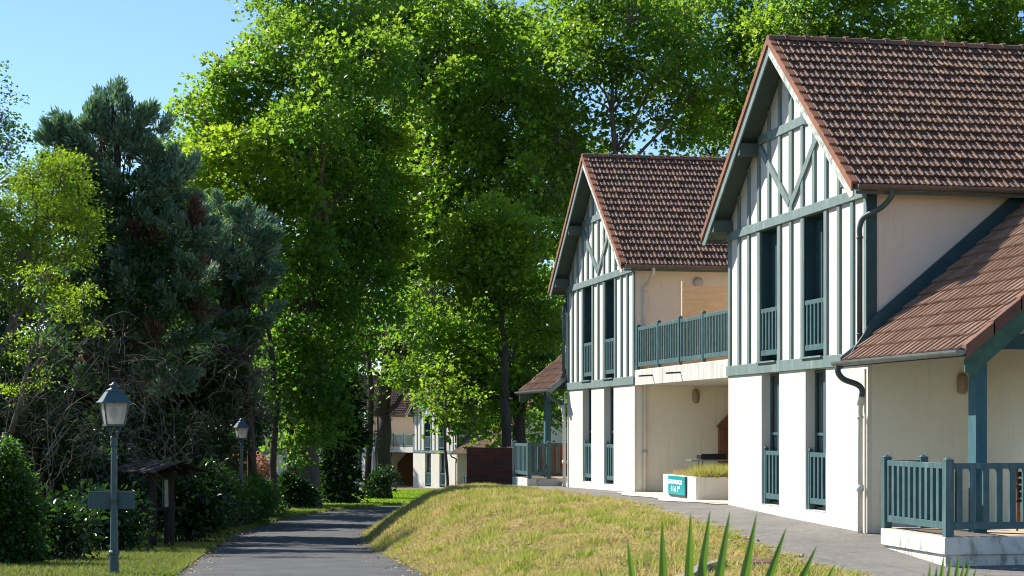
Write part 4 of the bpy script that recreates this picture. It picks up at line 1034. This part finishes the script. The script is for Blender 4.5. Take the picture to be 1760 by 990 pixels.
# backdrop trees, far
bi = 0
far_specs = [(330, 150, [(300, 560, 70), (380, 520, 70), (330, 640, 60), (420, 620, 60)], 'broad tree far behind the conifer and the second lamp'),
             (560, 165, [(500, 600, 60), (590, 580, 65), (540, 520, 70), (640, 560, 60)], 'tree beyond the distant houses, seen between the two plane trunks'),
             (820, 170, [(760, 560, 60), (850, 540, 70), (930, 580, 60), (900, 650, 60), (820, 640, 55), (970, 680, 50)], 'tree beyond the distant houses, above the brick wall'),
             (1010, 130, [(960, 480, 70), (1040, 420, 70), (1100, 360, 80), (990, 600, 60), (1000, 300, 70)], 'tree hidden for the most part by the second house')]
for (x, Y, L, lab) in far_specs:
    make_tree('broadleaf_tree', lab, 'tree', foot(x, Y), [(0, 0, 5, .5)], blob_px([(a, b, c, .45) for a, b, c in L], Y), PLANE, M['bark_dark'], 40+bi, per_area=.4, nleaf=26, cr=1.3, size=.45, shell=.3, twigs=4, group='trees beyond the distant houses')
    bi += 1
# sapling
make_tree('sapling', 'slender sapling with a thin straight stem on the crest by the brick wall', 'tree', foot(768, 62), [(0, 0, 3.0, .055)],
  blob_px([(760, 700, 30, .5), (730, 670, 28, .6), (790, 660, 28, .5), (760, 640, 30, .4)], 62), LIME, M['bark_dark'], 51, per_area=2.2, nleaf=12, cr=.4, size=.16, shell=.3, twigs=6)
# dark shrubs
def make_shrub(name, label, cat, base, blobs, leaf, seed, per_area=6, nleaf=20, cr=.3, size=.09, stems=5, group=None, bark=None, shell=.4, droop=.2, aspect=.6, stem_r=.03):
    rg = np.random.default_rng(seed); r = random.Random(seed); base = Vector(base); t = thing(name, label, cat, base, 0, group)
    rel = [((c[0]-base.x, c[1]-base.y, c[2]-base.z), rr, tn) for c, rr, tn in blobs]
    (V, T, tn), C = crown_arrays(rel, rg, per_area*1.5, int(nleaf*1.3), cr, size*1.15, shell=shell, droop=droop, aspect=aspect)
    me = tri_mesh('foliage', V, T, tn, leaf); o = bpy.data.objects.new('foliage', me); col.objects.link(o); o.parent = t
    mb = MB()
    for c, rr, _ in rel:
        for k in range(stems):
            e = Vector(C[r.randrange(len(C))]) if k else Vector(c)
            mb.tube(path_pts((r.uniform(-.3, .3), r.uniform(-.2, .2), -.1), e, .0, .12, 5, r), [stem_r*(1.2-.2*j) for j in range(6)], 5, cap=False)
    mb.build('stem', bark or M['bark_dark'], t)
    return t
make_shrub('holly_bush', 'tall dark holly bush between the two plane trunks', 'bush', foot(585, 88), blob_px([(588, 700, 32, .3), (586, 750, 36, .3), (582, 810, 32, .3), (585, 845, 25, .3), (575, 650, 30, .3)], 88), DARKL, 61, per_area=3.0, nleaf=30, cr=.5, size=.2)
make_shrub('ivy_bush', 'round ivy clump around the foot of the leaning plane tree', 'bush', foot(660, 99), blob_px([(645, 826, 13, .3), (668, 812, 12, .3), (652, 842, 13, .3)], 98), DARKL, 62, per_area=4, nleaf=26, cr=.4, size=.16)
make_shrub('shrub', 'low dark shrub at the foot of the tallest plane tree', 'bush', foot(500, 78), blob_px([(505, 840, 26, .3), (520, 850, 22, .3), (492, 832, 18, .3)], 78), DARKL, 63, per_area=5, nleaf=24, cr=.35, size=.13)
# hedge: boxy set of blobs
hb = []
for k in range(9):
    x = 318+k*15; Yk = 53+k*1.0; hb += blob_px([(x, 866-k*2.2, 30, .45), (x, 893-k*3.0, 25, .3), (x+3, 850-k*1.2, 20, .6)], Yk)
make_shrub('hedge', 'clipped green hedge along the left verge, below the second street lamp', 'hedge', foot(380, 56), hb, HEDGE, 64, per_area=11, nleaf=26, cr=.22, size=.075, stems=3, shell=.55)
make_shrub('bush', 'loose leafy bush at the right end of the clipped hedge', 'bush', foot(460, 66), blob_px([(455, 850, 26, .6), (470, 880, 20, .7), (448, 880, 22, .5)], 66), HEDGE, 65, per_area=5, nleaf=16, cr=.3, size=.1)
# near laurel, bottom left
make_shrub('laurel_bush', 'glossy bright laurel bush at the lower left edge', 'bush', foot(15, 31), blob_px([(10, 820, 42, .8), (25, 880, 48, .6), (-20, 860, 60, .6), (20, 940, 55, .4), (-30, 940, 60, .4), (0, 780, 25, .9)], 31), GLOSSY, 66, per_area=22, nleaf=18, cr=.17, size=.085, shell=.45, aspect=.42)
# dark undergrowth left: separate shrubs
und = [(120, 33, [(95, 945, 42), (50, 975, 40), (130, 905, 36), (70, 900, 40), (20, 980, 40)], 'low dark shrub between the laurel bush and the nearer lamp'),
       (200, 38.5, [(165, 915, 34), (215, 905, 30), (190, 870, 36), (150, 880, 40)], 'low dark shrub just behind the foot of the nearer lamp'),
       (320, 46, [(310, 865, 44), (350, 850, 44), (290, 830, 44), (335, 890, 28)], 'low dark shrub between the notice shelter and the hedge'),
       (300, 63, [(250, 600, 60), (320, 640, 60), (280, 700, 60), (380, 660, 50), (340, 760, 60), (200, 700, 60)], 'dark evergreen shrub high behind the notice shelter'),
       (20, 44, [(10, 640, 50), (60, 700, 55), (10, 760, 60), (110, 760, 45)], 'dark shrub at the left edge above the laurel bush'),
       (60, 50, [(60, 760, 60), (20, 720, 60), (110, 800, 55), (60, 860, 60), (0, 820, 60)], 'dark shrub in the shade behind the laurel bush'),
       (170, 47, [(150, 860, 50), (200, 880, 42), (120, 900, 45), (190, 820, 45)], 'dark shrub behind the pole of the nearer lamp'),
       (240, 52, [(240, 780, 55), (300, 760, 55), (260, 860, 50), (330, 830, 50), (220, 720, 50)], 'dark shrub behind the notice shelter'),
       (370, 70, [(360, 740, 50), (420, 720, 45), (330, 700, 55), (400, 780, 30), (300, 690, 50)], 'dark leafy shrub behind the second street lamp'),
       (100, 60, [(90, 640, 70), (170, 660, 65), (30, 640, 60), (230, 640, 60), (150, 740, 60), (60, 720, 60)], 'dark evergreen mass under the conifer')]
for k, (x, Y, L, lab) in enumerate(und):
    make_shrub('dark_shrub', lab, 'shrub', foot(x, Y), blob_px([(a, b, c, .3) for a, b, c in L], Y), DARKL, 70+k, per_area=4.5, nleaf=24, cr=.38, size=.13, group='dark shrubs along the left')

# yellow green tree at left
make_tree('robinia_tree', 'airy yellow-green tree at the left edge in front of the conifer', 'tree', foot(-10, 46), [(0, 0, 3.5, .14)],
  blob_px([(60, 300, 45, .6), (110, 300, 45, .8), (30, 350, 50, .5), (90, 370, 50, .6), (140, 350, 42, .7), (40, 430, 50, .5), (110, 430, 34, .7), (150, 400, 26, .8), (20, 500, 40, .5), (90, 500, 30, .6)], 46),
  YELL, M['bark'], 81, per_area=5.5, nleaf=34, cr=.32, size=.085, shell=.25, twigs=14, aspect=.5)
make_tree('robinia_tree', 'low yellow-green branch sprays hanging over bare twigs at the left', 'tree', foot(20, 40), [(0, 0, 2.5, .09)],
  blob_px([(70, 470, 26, .7), (110, 520, 30, .8), (150, 500, 22, .9), (60, 560, 22, .6), (140, 550, 18, .9), (20, 680, 22, .6), (60, 650, 18, .7), (30, 600, 22, .5), (170, 560, 14, .9)], 40),
  YELL, M['twig'], 82, per_area=5.0, nleaf=30, cr=.26, size=.085, shell=.2, twigs=12, aspect=.5)
make_tree('oak_tree', 'thin leafy branches reaching in from the left edge against the sky', 'tree', foot(-60, 50), [(0, 0, 6, .2)],
  blob_px([(5, 190, 40, .5), (-30, 230, 60, .4), (15, 240, 34, .5), (-20, 120, 36, .5), (20, 280, 26, .4)], 50),
  HEDGE, M['bark'], 83, per_area=2.4, nleaf=18, cr=.35, size=.11, shell=.2, twigs=12)

make_tree('oak_tree', 'dark broad tree mostly out of view at the left, added to shade the notice shelter', 'tree', (-16.5, 48.5, ground_z(-16.5, 48.5)), [(0, 0, 3, .3)],
  [((-14.5, 47.5, 4.6), 2.0, .3), ((-17, 49.5, 6.2), 2.3, .3), ((-16.5, 46.5, 3.0), 2.0, .2), ((-14.0, 49, 2.6), 1.8, .2), ((-19.5, 51, 8), 2.6, .3), ((-20, 48, 5.5), 2.6, .3), ((-22, 53, 10), 2.6, .4), ((-15.2, 46.9, 7.6), 1.7, .3), ((-18, 44, 4), 2.2, .3), ((-15.2, 52, 7), 1.7, .3)],
  DARKL, M['bark_dark'], 84, per_area=2.0, nleaf=26, cr=.45, size=.16, shell=.3, twigs=8)  # mostly unseen tree, added to cast shade on the shelter and shrubs
# conifers -----------------------------------------------------------
def make_conifer(label, base, blobs, seed, per_area, nsp, cr, size, trunk_top, tr, dead_p=.12, fork=None):
    rg = np.random.default_rng(seed); r = random.Random(seed); base = Vector(base); t = thing('cypress_tree', label, 'tree', base, 0, 'blue-green conifers')
    rel = [((c[0]-base.x, c[1]-base.y, c[2]-base.z), rr, tn) for c, rr, tn in blobs]
    C, D, TN, RD = clusters(rel, rg, per_area, .3); n = len(C)
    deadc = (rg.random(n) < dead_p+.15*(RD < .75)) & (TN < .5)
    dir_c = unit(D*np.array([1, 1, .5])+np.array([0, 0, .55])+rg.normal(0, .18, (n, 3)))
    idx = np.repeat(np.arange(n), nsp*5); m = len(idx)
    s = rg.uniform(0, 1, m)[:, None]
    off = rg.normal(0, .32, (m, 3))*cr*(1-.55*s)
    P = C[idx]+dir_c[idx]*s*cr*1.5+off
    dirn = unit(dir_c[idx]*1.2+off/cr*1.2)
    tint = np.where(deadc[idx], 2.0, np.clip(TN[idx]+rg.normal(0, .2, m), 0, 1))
    V, T, tn = leaves(P, dirn, size*.72, rg, aspect=.30, fold=.03, droop=-.1, spread=.45, tint=tint)
    me = tri_mesh('crown', V, T, tn, CONIF); o = bpy.data.objects.new('crown', me); col.objects.link(o); o.parent = t
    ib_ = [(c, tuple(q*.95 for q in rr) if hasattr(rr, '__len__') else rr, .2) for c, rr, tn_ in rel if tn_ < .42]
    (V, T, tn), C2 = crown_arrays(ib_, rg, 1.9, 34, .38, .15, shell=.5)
    me = tri_mesh('ivy', V, T, tn, HEDGE); o = bpy.data.objects.new('ivy', me); col.objects.link(o); o.parent = t
    mb = MB(); top = Vector(trunk_top)-base
    mb.tube(path_pts((0, 0, -.4), top, 0, .03, 8, r), [tr*(1-.1*i) for i in range(9)], 10)
    for i in range(0, n, max(1, n//140)):
        z = max(.5, C[i][2]*.75); u = min(.95, z/top.z); a = Vector((top.x*u, top.y*u, z))
        mb.tube(path_pts(a, C[i], -.05, .08, 4, r), [.03*(1-.2*j)+.008 for j in range(5)], 4, cap=False)
    mb.build('trunk', M['bark_dark'], t, smooth=True)
    return t
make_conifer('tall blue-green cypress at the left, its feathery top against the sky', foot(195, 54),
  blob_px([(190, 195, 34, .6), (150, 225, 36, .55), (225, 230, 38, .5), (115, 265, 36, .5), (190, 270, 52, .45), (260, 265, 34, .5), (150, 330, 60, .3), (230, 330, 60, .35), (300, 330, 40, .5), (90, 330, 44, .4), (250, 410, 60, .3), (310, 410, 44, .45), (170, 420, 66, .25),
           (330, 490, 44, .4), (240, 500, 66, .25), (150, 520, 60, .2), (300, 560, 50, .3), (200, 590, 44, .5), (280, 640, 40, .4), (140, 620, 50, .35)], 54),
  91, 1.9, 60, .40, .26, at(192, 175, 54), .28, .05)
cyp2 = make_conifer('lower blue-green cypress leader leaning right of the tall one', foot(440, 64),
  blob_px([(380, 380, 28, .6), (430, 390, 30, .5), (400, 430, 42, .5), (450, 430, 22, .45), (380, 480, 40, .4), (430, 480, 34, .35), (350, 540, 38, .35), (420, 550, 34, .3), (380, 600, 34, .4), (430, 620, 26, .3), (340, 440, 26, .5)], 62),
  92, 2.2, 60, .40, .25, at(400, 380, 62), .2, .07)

# tangled bare twigs ----------------------------------------------------
def make_twigs(label, base, region, Y, n, seed, length=1.6, rad=.012, parent=None, root=None):
    r = random.Random(seed); base = Vector(base) if parent is None else parent.location.copy(); mb = MB()
    t = parent or thing('bare_shrub', label, 'shrub', base, 0, 'bare twiggy shrubs')
    x0, y0, x1, y1 = region
    root = Vector((0, 0, 0)) if root is None else Vector(root)-base
    mains = []
    for k in range(10):
        tgt = at(r.uniform(x0, x1), r.uniform(y0, y1), Y+r.uniform(-1, 1))-base
        pts = path_pts(root+Vector((r.uniform(-.3, .3), 0, 0)), tgt, .12, .10, 9, r); mains.append(pts)
        mb.tube(pts, [rad*2.2*(1-.08*i) for i in range(10)], 5, cap=False)
    for k in range(n):
        pts0 = r.choice(mains); a = pts0[r.randrange(3, 10)]+Vector((r.gauss(0, .15), r.gauss(0, .25), r.gauss(0, .15)))
        if r.random() < .75: a = at(r.uniform(x0, x1), r.uniform(y0, y1), Y+r.uniform(-1.2, 1.2))-base
        d = Vector((r.gauss(.2, 1), r.gauss(0, .6), r.gauss(.1, .7))).normalized(); pts = [a]; L = length*r.uniform(.3, 1.1)
        for j in range(7):
            d = (d+Vector((r.gauss(0, .28), r.gauss(0, .28), r.gauss(-.10, .25)))).normalized(); pts.append(pts[-1]+d*L/7)
        w = rad*r.uniform(.5, 1.3); mb.tube(pts, [w*(1-.1*j) for j in range(8)], 3, cap=False)
        for q in range(2):
            b = pts[r.randrange(2, 6)]; e = (d+Vector((r.gauss(0, .8), r.gauss(0, .6), r.gauss(0, .8)))).normalized()
            mb.tube([b, b+e*L*.15, b+e*L*.3+Vector((0, 0, -.04))], [w*.6, w*.45, w*.3], 3, cap=False)
    mb.build('branch' if parent is None else 'dead_branch', M['twig'], t); return t
make_twigs('tangle of bare grey twigs left of the nearer lamp, under the yellow-green sprays', foot(60, 42), (-20, 570, 240, 800), 41, 220, 101, 1.5, .009)
make_twigs('tangle of bare grey twigs above the notice shelter', foot(330, 50), (200, 600, 420, 790), 49, 150, 102, 1.6, .010)
make_twigs('', None, (370, 560, 470, 740), 61, 130, 103, 1.4, .011, parent=cyp2, root=at(440, 640, 61))
make_twigs('', None, (690, 480, 840, 620), 92, 90, 104, 2.4, .02, parent=planeB, root=at(740, 500, 95))

# ------------------------------------------------------------------ grass and flowers
def blades(name, X, Y, hmin, hmax, tint, material, width=.012, seed=5, lean=.5):
    rg = np.random.default_rng(seed); n = len(X); Z = hgt(X, Y)-.01
    h = rg.uniform(hmin, hmax, n); a = rg.uniform(0, 2*np.pi, n); w = width*rg.uniform(.6, 1.4, n)
    ln = rg.normal(0, lean, (n, 2))*h[:, None]
    b0 = np.stack([X-np.cos(a)*w, Y-np.sin(a)*w, Z], 1); b1 = np.stack([X+np.cos(a)*w, Y+np.sin(a)*w, Z], 1)
    m = np.stack([X+ln[:, 0]*.4, Y+ln[:, 1]*.4, Z+h*.6], 1); mw = np.stack([np.cos(a), np.sin(a), np.zeros(n)], 1)*w[:, None]*.7
    t = np.stack([X+ln[:, 0], Y+ln[:, 1], Z+h], 1)
    V = np.stack([b0, b1, m+mw, m-mw, t], 1).reshape(-1, 3); i = np.arange(n)*5
    T = np.concatenate([np.stack([i, i+1, i+2], 1), np.stack([i, i+2, i+3], 1), np.stack([i+3, i+2, i+4], 1)])
    me = tri_mesh(name, V, T, np.repeat(tint, 5), material); o = bpy.data.objects.new(name, me); col.objects.link(o); return o
def pnoise(X, Y):
    return (np.sin(X*1.7+np.sin(Y*1.1)*2)+np.sin(Y*1.3-X*.8+1)+np.sin(X*3.9-Y*2.7)+.7*np.sin(X*7.1+Y*5.3)+.5*np.sin(X*13-Y*9.1))/4.2
n = 420000
Yb = 20+38*rng.random(n)**1.25; xt = np.interp(Yb, XT_Y, XT_X); xe = np.interp(Yb, XE_Y, XE_X)
u = rng.random(n); rag = .10*np.sin(Yb*5.3)+.08*np.sin(Yb*11.7+1)+.05*np.sin(Yb*23); Xb = xt-.08+.5*rag+(xe-xt+.22+rag)*u
cell = (np.floor(Xb*9)*7919+np.floor(Yb*5)*104729).astype(np.int64) % 100003; cr_ = rng.random(100003)[cell]
g = pnoise(Xb, Yb)*.45+.10+.35*np.clip((u-.75)*3, 0, 1)+.25*np.clip((.12-u)*8, 0, 1)+(cr_-.5)*.5
tint = np.clip(g+rng.normal(0, .25, n), 0, 1); keepb = cr_ > .18*(1-g); Xb = Xb[keepb]; Yb = Yb[keepb]; tint = tint[keepb]
o = blades('grass', Xb, Yb, .02, .065, tint, GRASS, .011, 5, 1.0); tag(o, 'dry yellowish mown grass covering the bank beside the road', 'grass', kind='stuff')
# taller tufts
n = 60000; k = rng.integers(0, 520, n); cy = 21+34*rng.random(520)**1.2; cu = rng.random(520)**1.0
cx_ = np.interp(cy, XT_Y, XT_X)+(np.interp(cy, XE_Y, XE_X)-np.interp(cy, XT_Y, XT_X))*cu
Xb = cx_[k]+rng.normal(0, .10, n); Yb = cy[k]+rng.normal(0, .14, n); ok = Xb < np.interp(Yb, XE_Y, XE_X)+.05; Xb, Yb = Xb[ok], Yb[ok]
o = blades('grass_tufts', Xb, Yb, .05, .17, np.clip((np.arange(520) % 10/9)[k[ok]]*.9+.1+rng.normal(0, .18, len(Xb)), 0, 1), GRASS, .009, 6, .55); tag(o, 'greener grass tufts scattered over the bank', 'grass', kind='stuff')
# left verge and lawn
n = 170000; Yb = 22+62*rng.random(n)**1.2; xl = np.interp(Yb, CY, CXr)-1.93; Xb = xl-.0-rng.random(n)**1.3*3.6
tint = np.clip(.55+.3*pnoise(Xb, Yb)+rng.normal(0, .25, n), 0, 1)
VERGE = leaf_mat('verge_blade', (.30, .27, .09), (.13, .20, .03), (.3, .28, .08), (.22, .34, .03), .38, .7, .2)
o = blades('verge_grass', Xb, Yb, .04, .15, tint, VERGE, .012, 7, .6); tag(o, 'rough grass along the left verge of the road', 'grass', kind='stuff')
n = 120000; Yb = 74+52*rng.random(n); Xb = -16+20*rng.random(n); dd = dist_road(Xb, Yb); ok = dd > 2.0; Xb, Yb = Xb[ok], Yb[ok]
LAWN = leaf_mat('lawn_blade', (.20, .32, .03), (.27, .40, .03), (.3, .5, .02), (.4, .6, .03), .4, .6, .2)
o = blades('lawn_grass', Xb, Yb, .06, .14, rng.random(len(Xb)), LAWN, .05, 8, .5); tag(o, 'bright green sunlit lawn before the distant houses', 'grass', kind='stuff')
# planter grasses
def planter_plants():
    rg = np.random.default_rng(9); n = 9000
    t = rg.uniform(.12, 2.5, n); v = rg.uniform(.1, 1.5, n); clump = rg.random(n) < .35
    t = np.where(clump, rg.normal(.35, .2, n), t); t = np.clip(t, .05, 2.55)
    h = np.where(clump, rg.uniform(.15, .42, n), rg.uniform(.08, .25, n))
    d = rg.normal(0, .45, (n, 2))*h[:, None]; a = rg.uniform(0, 6.28, n); w = np.where(clump, .012, .007)
    Z = np.full(n, .5)
    b0 = np.stack([v-np.cos(a)*w, t-np.sin(a)*w, Z], 1); b1 = np.stack([v+np.cos(a)*w, t+np.sin(a)*w, Z], 1); tp = np.stack([v+d[:, 0], t+d[:, 1], Z+h], 1)
    V = np.stack([b0, b1, tp], 1).reshape(-1, 3); T = np.arange(3*n).reshape(n, 3)
    me = tri_mesh('planter_grass', V, T, np.repeat(np.where(clump, rg.uniform(.3, .8, n), rg.uniform(0, .45, n)), 3), GRASS)
    o = bpy.data.objects.new('planter_grass', me); col.objects.link(o); o.location = pl.location; o.rotation_euler = pl.rotation_euler
    tag(o, 'dry grasses and weeds growing in the white planter', 'grass', kind='stuff')
planter_plants()
# dry leaves and straw
def litter():
    rg = np.random.default_rng(77); n = 5200; Y = 20+36*rg.random(n)**1.2; u = rg.random(n)
    xt = np.interp(Y, XT_Y, XT_X); X = xt-.2+(np.interp(Y, XE_Y, XE_X)-xt+.5)*u; g = pnoise(X*1.3+3, Y*1.3); ok = g > -.1; X, Y = X[ok], Y[ok]
    Y2 = 22+60*rg.random(1500); X2 = np.interp(Y2, CY, CXr)+np.where(rg.random(1500) < .5, -1, 1)*(1.95-np.abs(rg.normal(0, .28, 1500)))
    X = np.concatenate([X, X2]); Y = np.concatenate([Y, Y2]); n = len(X)
    Z = hgt(X, Y)+.03; C = np.stack([X, Y, Z+rg.uniform(0, .03, n)*(np.arange(n) < n-1500)], 1); d = rg.normal(0, 1, (n, 3))*np.array([1, 1, .12])
    V, T, tn = leaves(C, d, .048, rg, aspect=.6, fold=.15, droop=0, spread=.1)
    me = tri_mesh('dry_leaves', V, T, tn, LITTER); o = bpy.data.objects.new('dry_leaves', me); col.objects.link(o); tag(o, 'fallen dry leaves strewn over the bank and the road edges', 'leaves', kind='stuff')
LITTER = leaf_mat('dry_leaf', (.34, .22, .12), (.60, .48, .30), (.3, .2, .1), (.5, .4, .25), .2, .8, .2)
litter()
# daisies
def daisies():
    rg = np.random.default_rng(12); n = 420; Y = 21+32*rg.random(n); u = rg.random(n); X = np.interp(Y, XT_Y, XT_X)+(np.interp(Y, XE_Y, XE_X)-np.interp(Y, XT_Y, XT_X))*u
    sel = (pnoise(X*2, Y*2+4) > .1); X, Y = X[sel], Y[sel]; mb = MB()
    for x, y in zip(X, Y):
        z = ground_z(x, y)+rg.uniform(.03, .10); r = rg.uniform(.008, .018); ph = rg.uniform(0, 6)
        mb.add([(x+r*math.cos(ph+k*1.257), y+r*math.sin(ph+k*1.257), z+(k % 2)*.006) for k in range(5)], [(0, 1, 2, 3, 4)])
    o = mb.build('daisies', DAISY); tag(o, 'tiny white daisies dotted over the grass bank', 'flowers', kind='stuff')
daisies()
# orange flower bed in the distance
fb = blob_px([(365, 812, 20, .5), (400, 806, 22, .5), (440, 806, 20, .6), (340, 818, 18, .4)], 100)
make_shrub('flower_bed', 'orange-pink flowering bed glimpsed behind the clipped hedge', 'flower bed', foot(400, 100), fb, FLOWER, 110, per_area=4, nleaf=20, cr=.5, size=.2, stems=2)

# kerb stones and manhole on the grass by the path
mb = MB(); pts = [at(1150, 992, 22.9), at(1180, 975, 23.7), at(1210, 962, 24.6), at(1240, 955, 25.2)]
for a, b in zip(pts[:-1], pts[1:]):
    a = Vector((a.x, a.y, ground_z(a.x, a.y)+.04)); b = Vector((b.x, b.y, ground_z(b.x, b.y)+.04)); mb.bar(a, b, .16, .14)
o = mb.build('kerb', M['stone'], bevel=.01); tag(o, 'short curved stone edging in the grass near the palm leaves', 'kerb')
q = at(1305, 948, 25.6); mh = thing('manhole', 'reddish metal manhole grating in the grass beside the path', 'manhole', (q.x, q.y, ground_z(q.x, q.y)+.03), R(8))
mb = MB(); mb.box(-.30, .30, -.45, .45, -.08, .0); mb.build('frame', M['stone'], mh)
mb = MB()
for k in range(12): mb.box(-.25, .25, -.4+k*.068, -.4+k*.068+.045, .001, .02)
mb.build('grating', M['grille'], mh)

# ------------------------------------------------------------------ palm in front of the camera
def make_palm():
    Yp = 4.0; base = Vector((.95, Yp, ground_z(.95, Yp))); t = thing('fan_palm', 'green fan palm whose leaf tips rise into the bottom of the view', 'palm', base)
    mb = MB(); mb.tube([(0, 0, -.1), (0, 0, .2), (.02, 0, .45)], [.11, .10, .08], 10); mb.build('trunk', M['bark_dark'], t)
    def frond(hub, tips, w, tint):
        """tips = tip points; each segment a folded blade from the hub"""
        mb = MB(); hub = Vector(hub)
        for tp in tips:
            tp = Vector(tp); d = (tp-hub); L = d.length; d.normalize(); side = d.cross(Vector((0, 1, 0))).normalized(); nrm = Vector((0, -1, 0))
            prev = None; prof = [(0, .2), (.25, .5), (.5, 1.1), (.7, 1.05), (.82, .78), (.92, .42), (.97, .2), (1, .02)]
            vs = []; bend = Vector((random.uniform(-.02, .02), random.uniform(-.015, .015), 0))
            for (u_, ww) in prof:
                c = hub+d*L*u_+bend*math.sin(u_*math.pi*.9); s_ = side*w*ww*.5; vs += [c-s_-nrm*0, c+nrm*w*.22*ww, c+s_]
            fs = []
            for k in range(len(prof)-1):
                i = k*3; fs += [(i, i+1, i+4, i+3), (i+1, i+2, i+5, i+4)]
            mb.add(vs, fs, tint+random.uniform(-.2, .3))
        pt = [base*0+Vector((.0, 0, .4)), hub*.5+Vector((.0, .0, .15)), hub]
        o = mb.build('frond', PALM, t, tint=True)
        m2 = MB(); m2.tube([(.0, 0, .42), (hub.x*.5, hub.y, .42+(hub.z-.42)*.6), tuple(hub)], [.012, .009, .007], 6); m2.build('stalk', PALM, o)
    def rel(x, y, Y=Yp): return at(x, y, Y)-base
    tips = [(1033, 970), (1082, 926), (1141, 893), (1188, 880), (1224, 876), (1256, 878), (1298, 882), (1352, 905), (1403, 937), (1432, 968), (1000, 1010)]
    frond(rel(1175, 1420), [rel(x, y) for x, y in tips], .025, .35)
    tips = [(1572, 1000), (1600, 968), (1624, 953), (1648, 952), (1672, 963), (1700, 985), (1545, 1030), (1725, 1015), (1660, 962), (1636, 958), (1612, 972), (1682, 975), (1590, 985)]
    frond(rel(1590, 1400, 4.3), [rel(x, y, 4.3) for x, y in tips], .025, .6)
    for a in (2.6, 3.6, 4.6, 5.6):
        hub = Vector((math.cos(a)*.3, math.sin(a)*.3, .55)); tt = [hub+Vector((math.cos(a+b)*.4, math.sin(a+b)*.4, .12-.1*abs(b))) for b in np.linspace(-1, 1, 9)]
        frond(hub, tt, .026, .4)
make_palm()
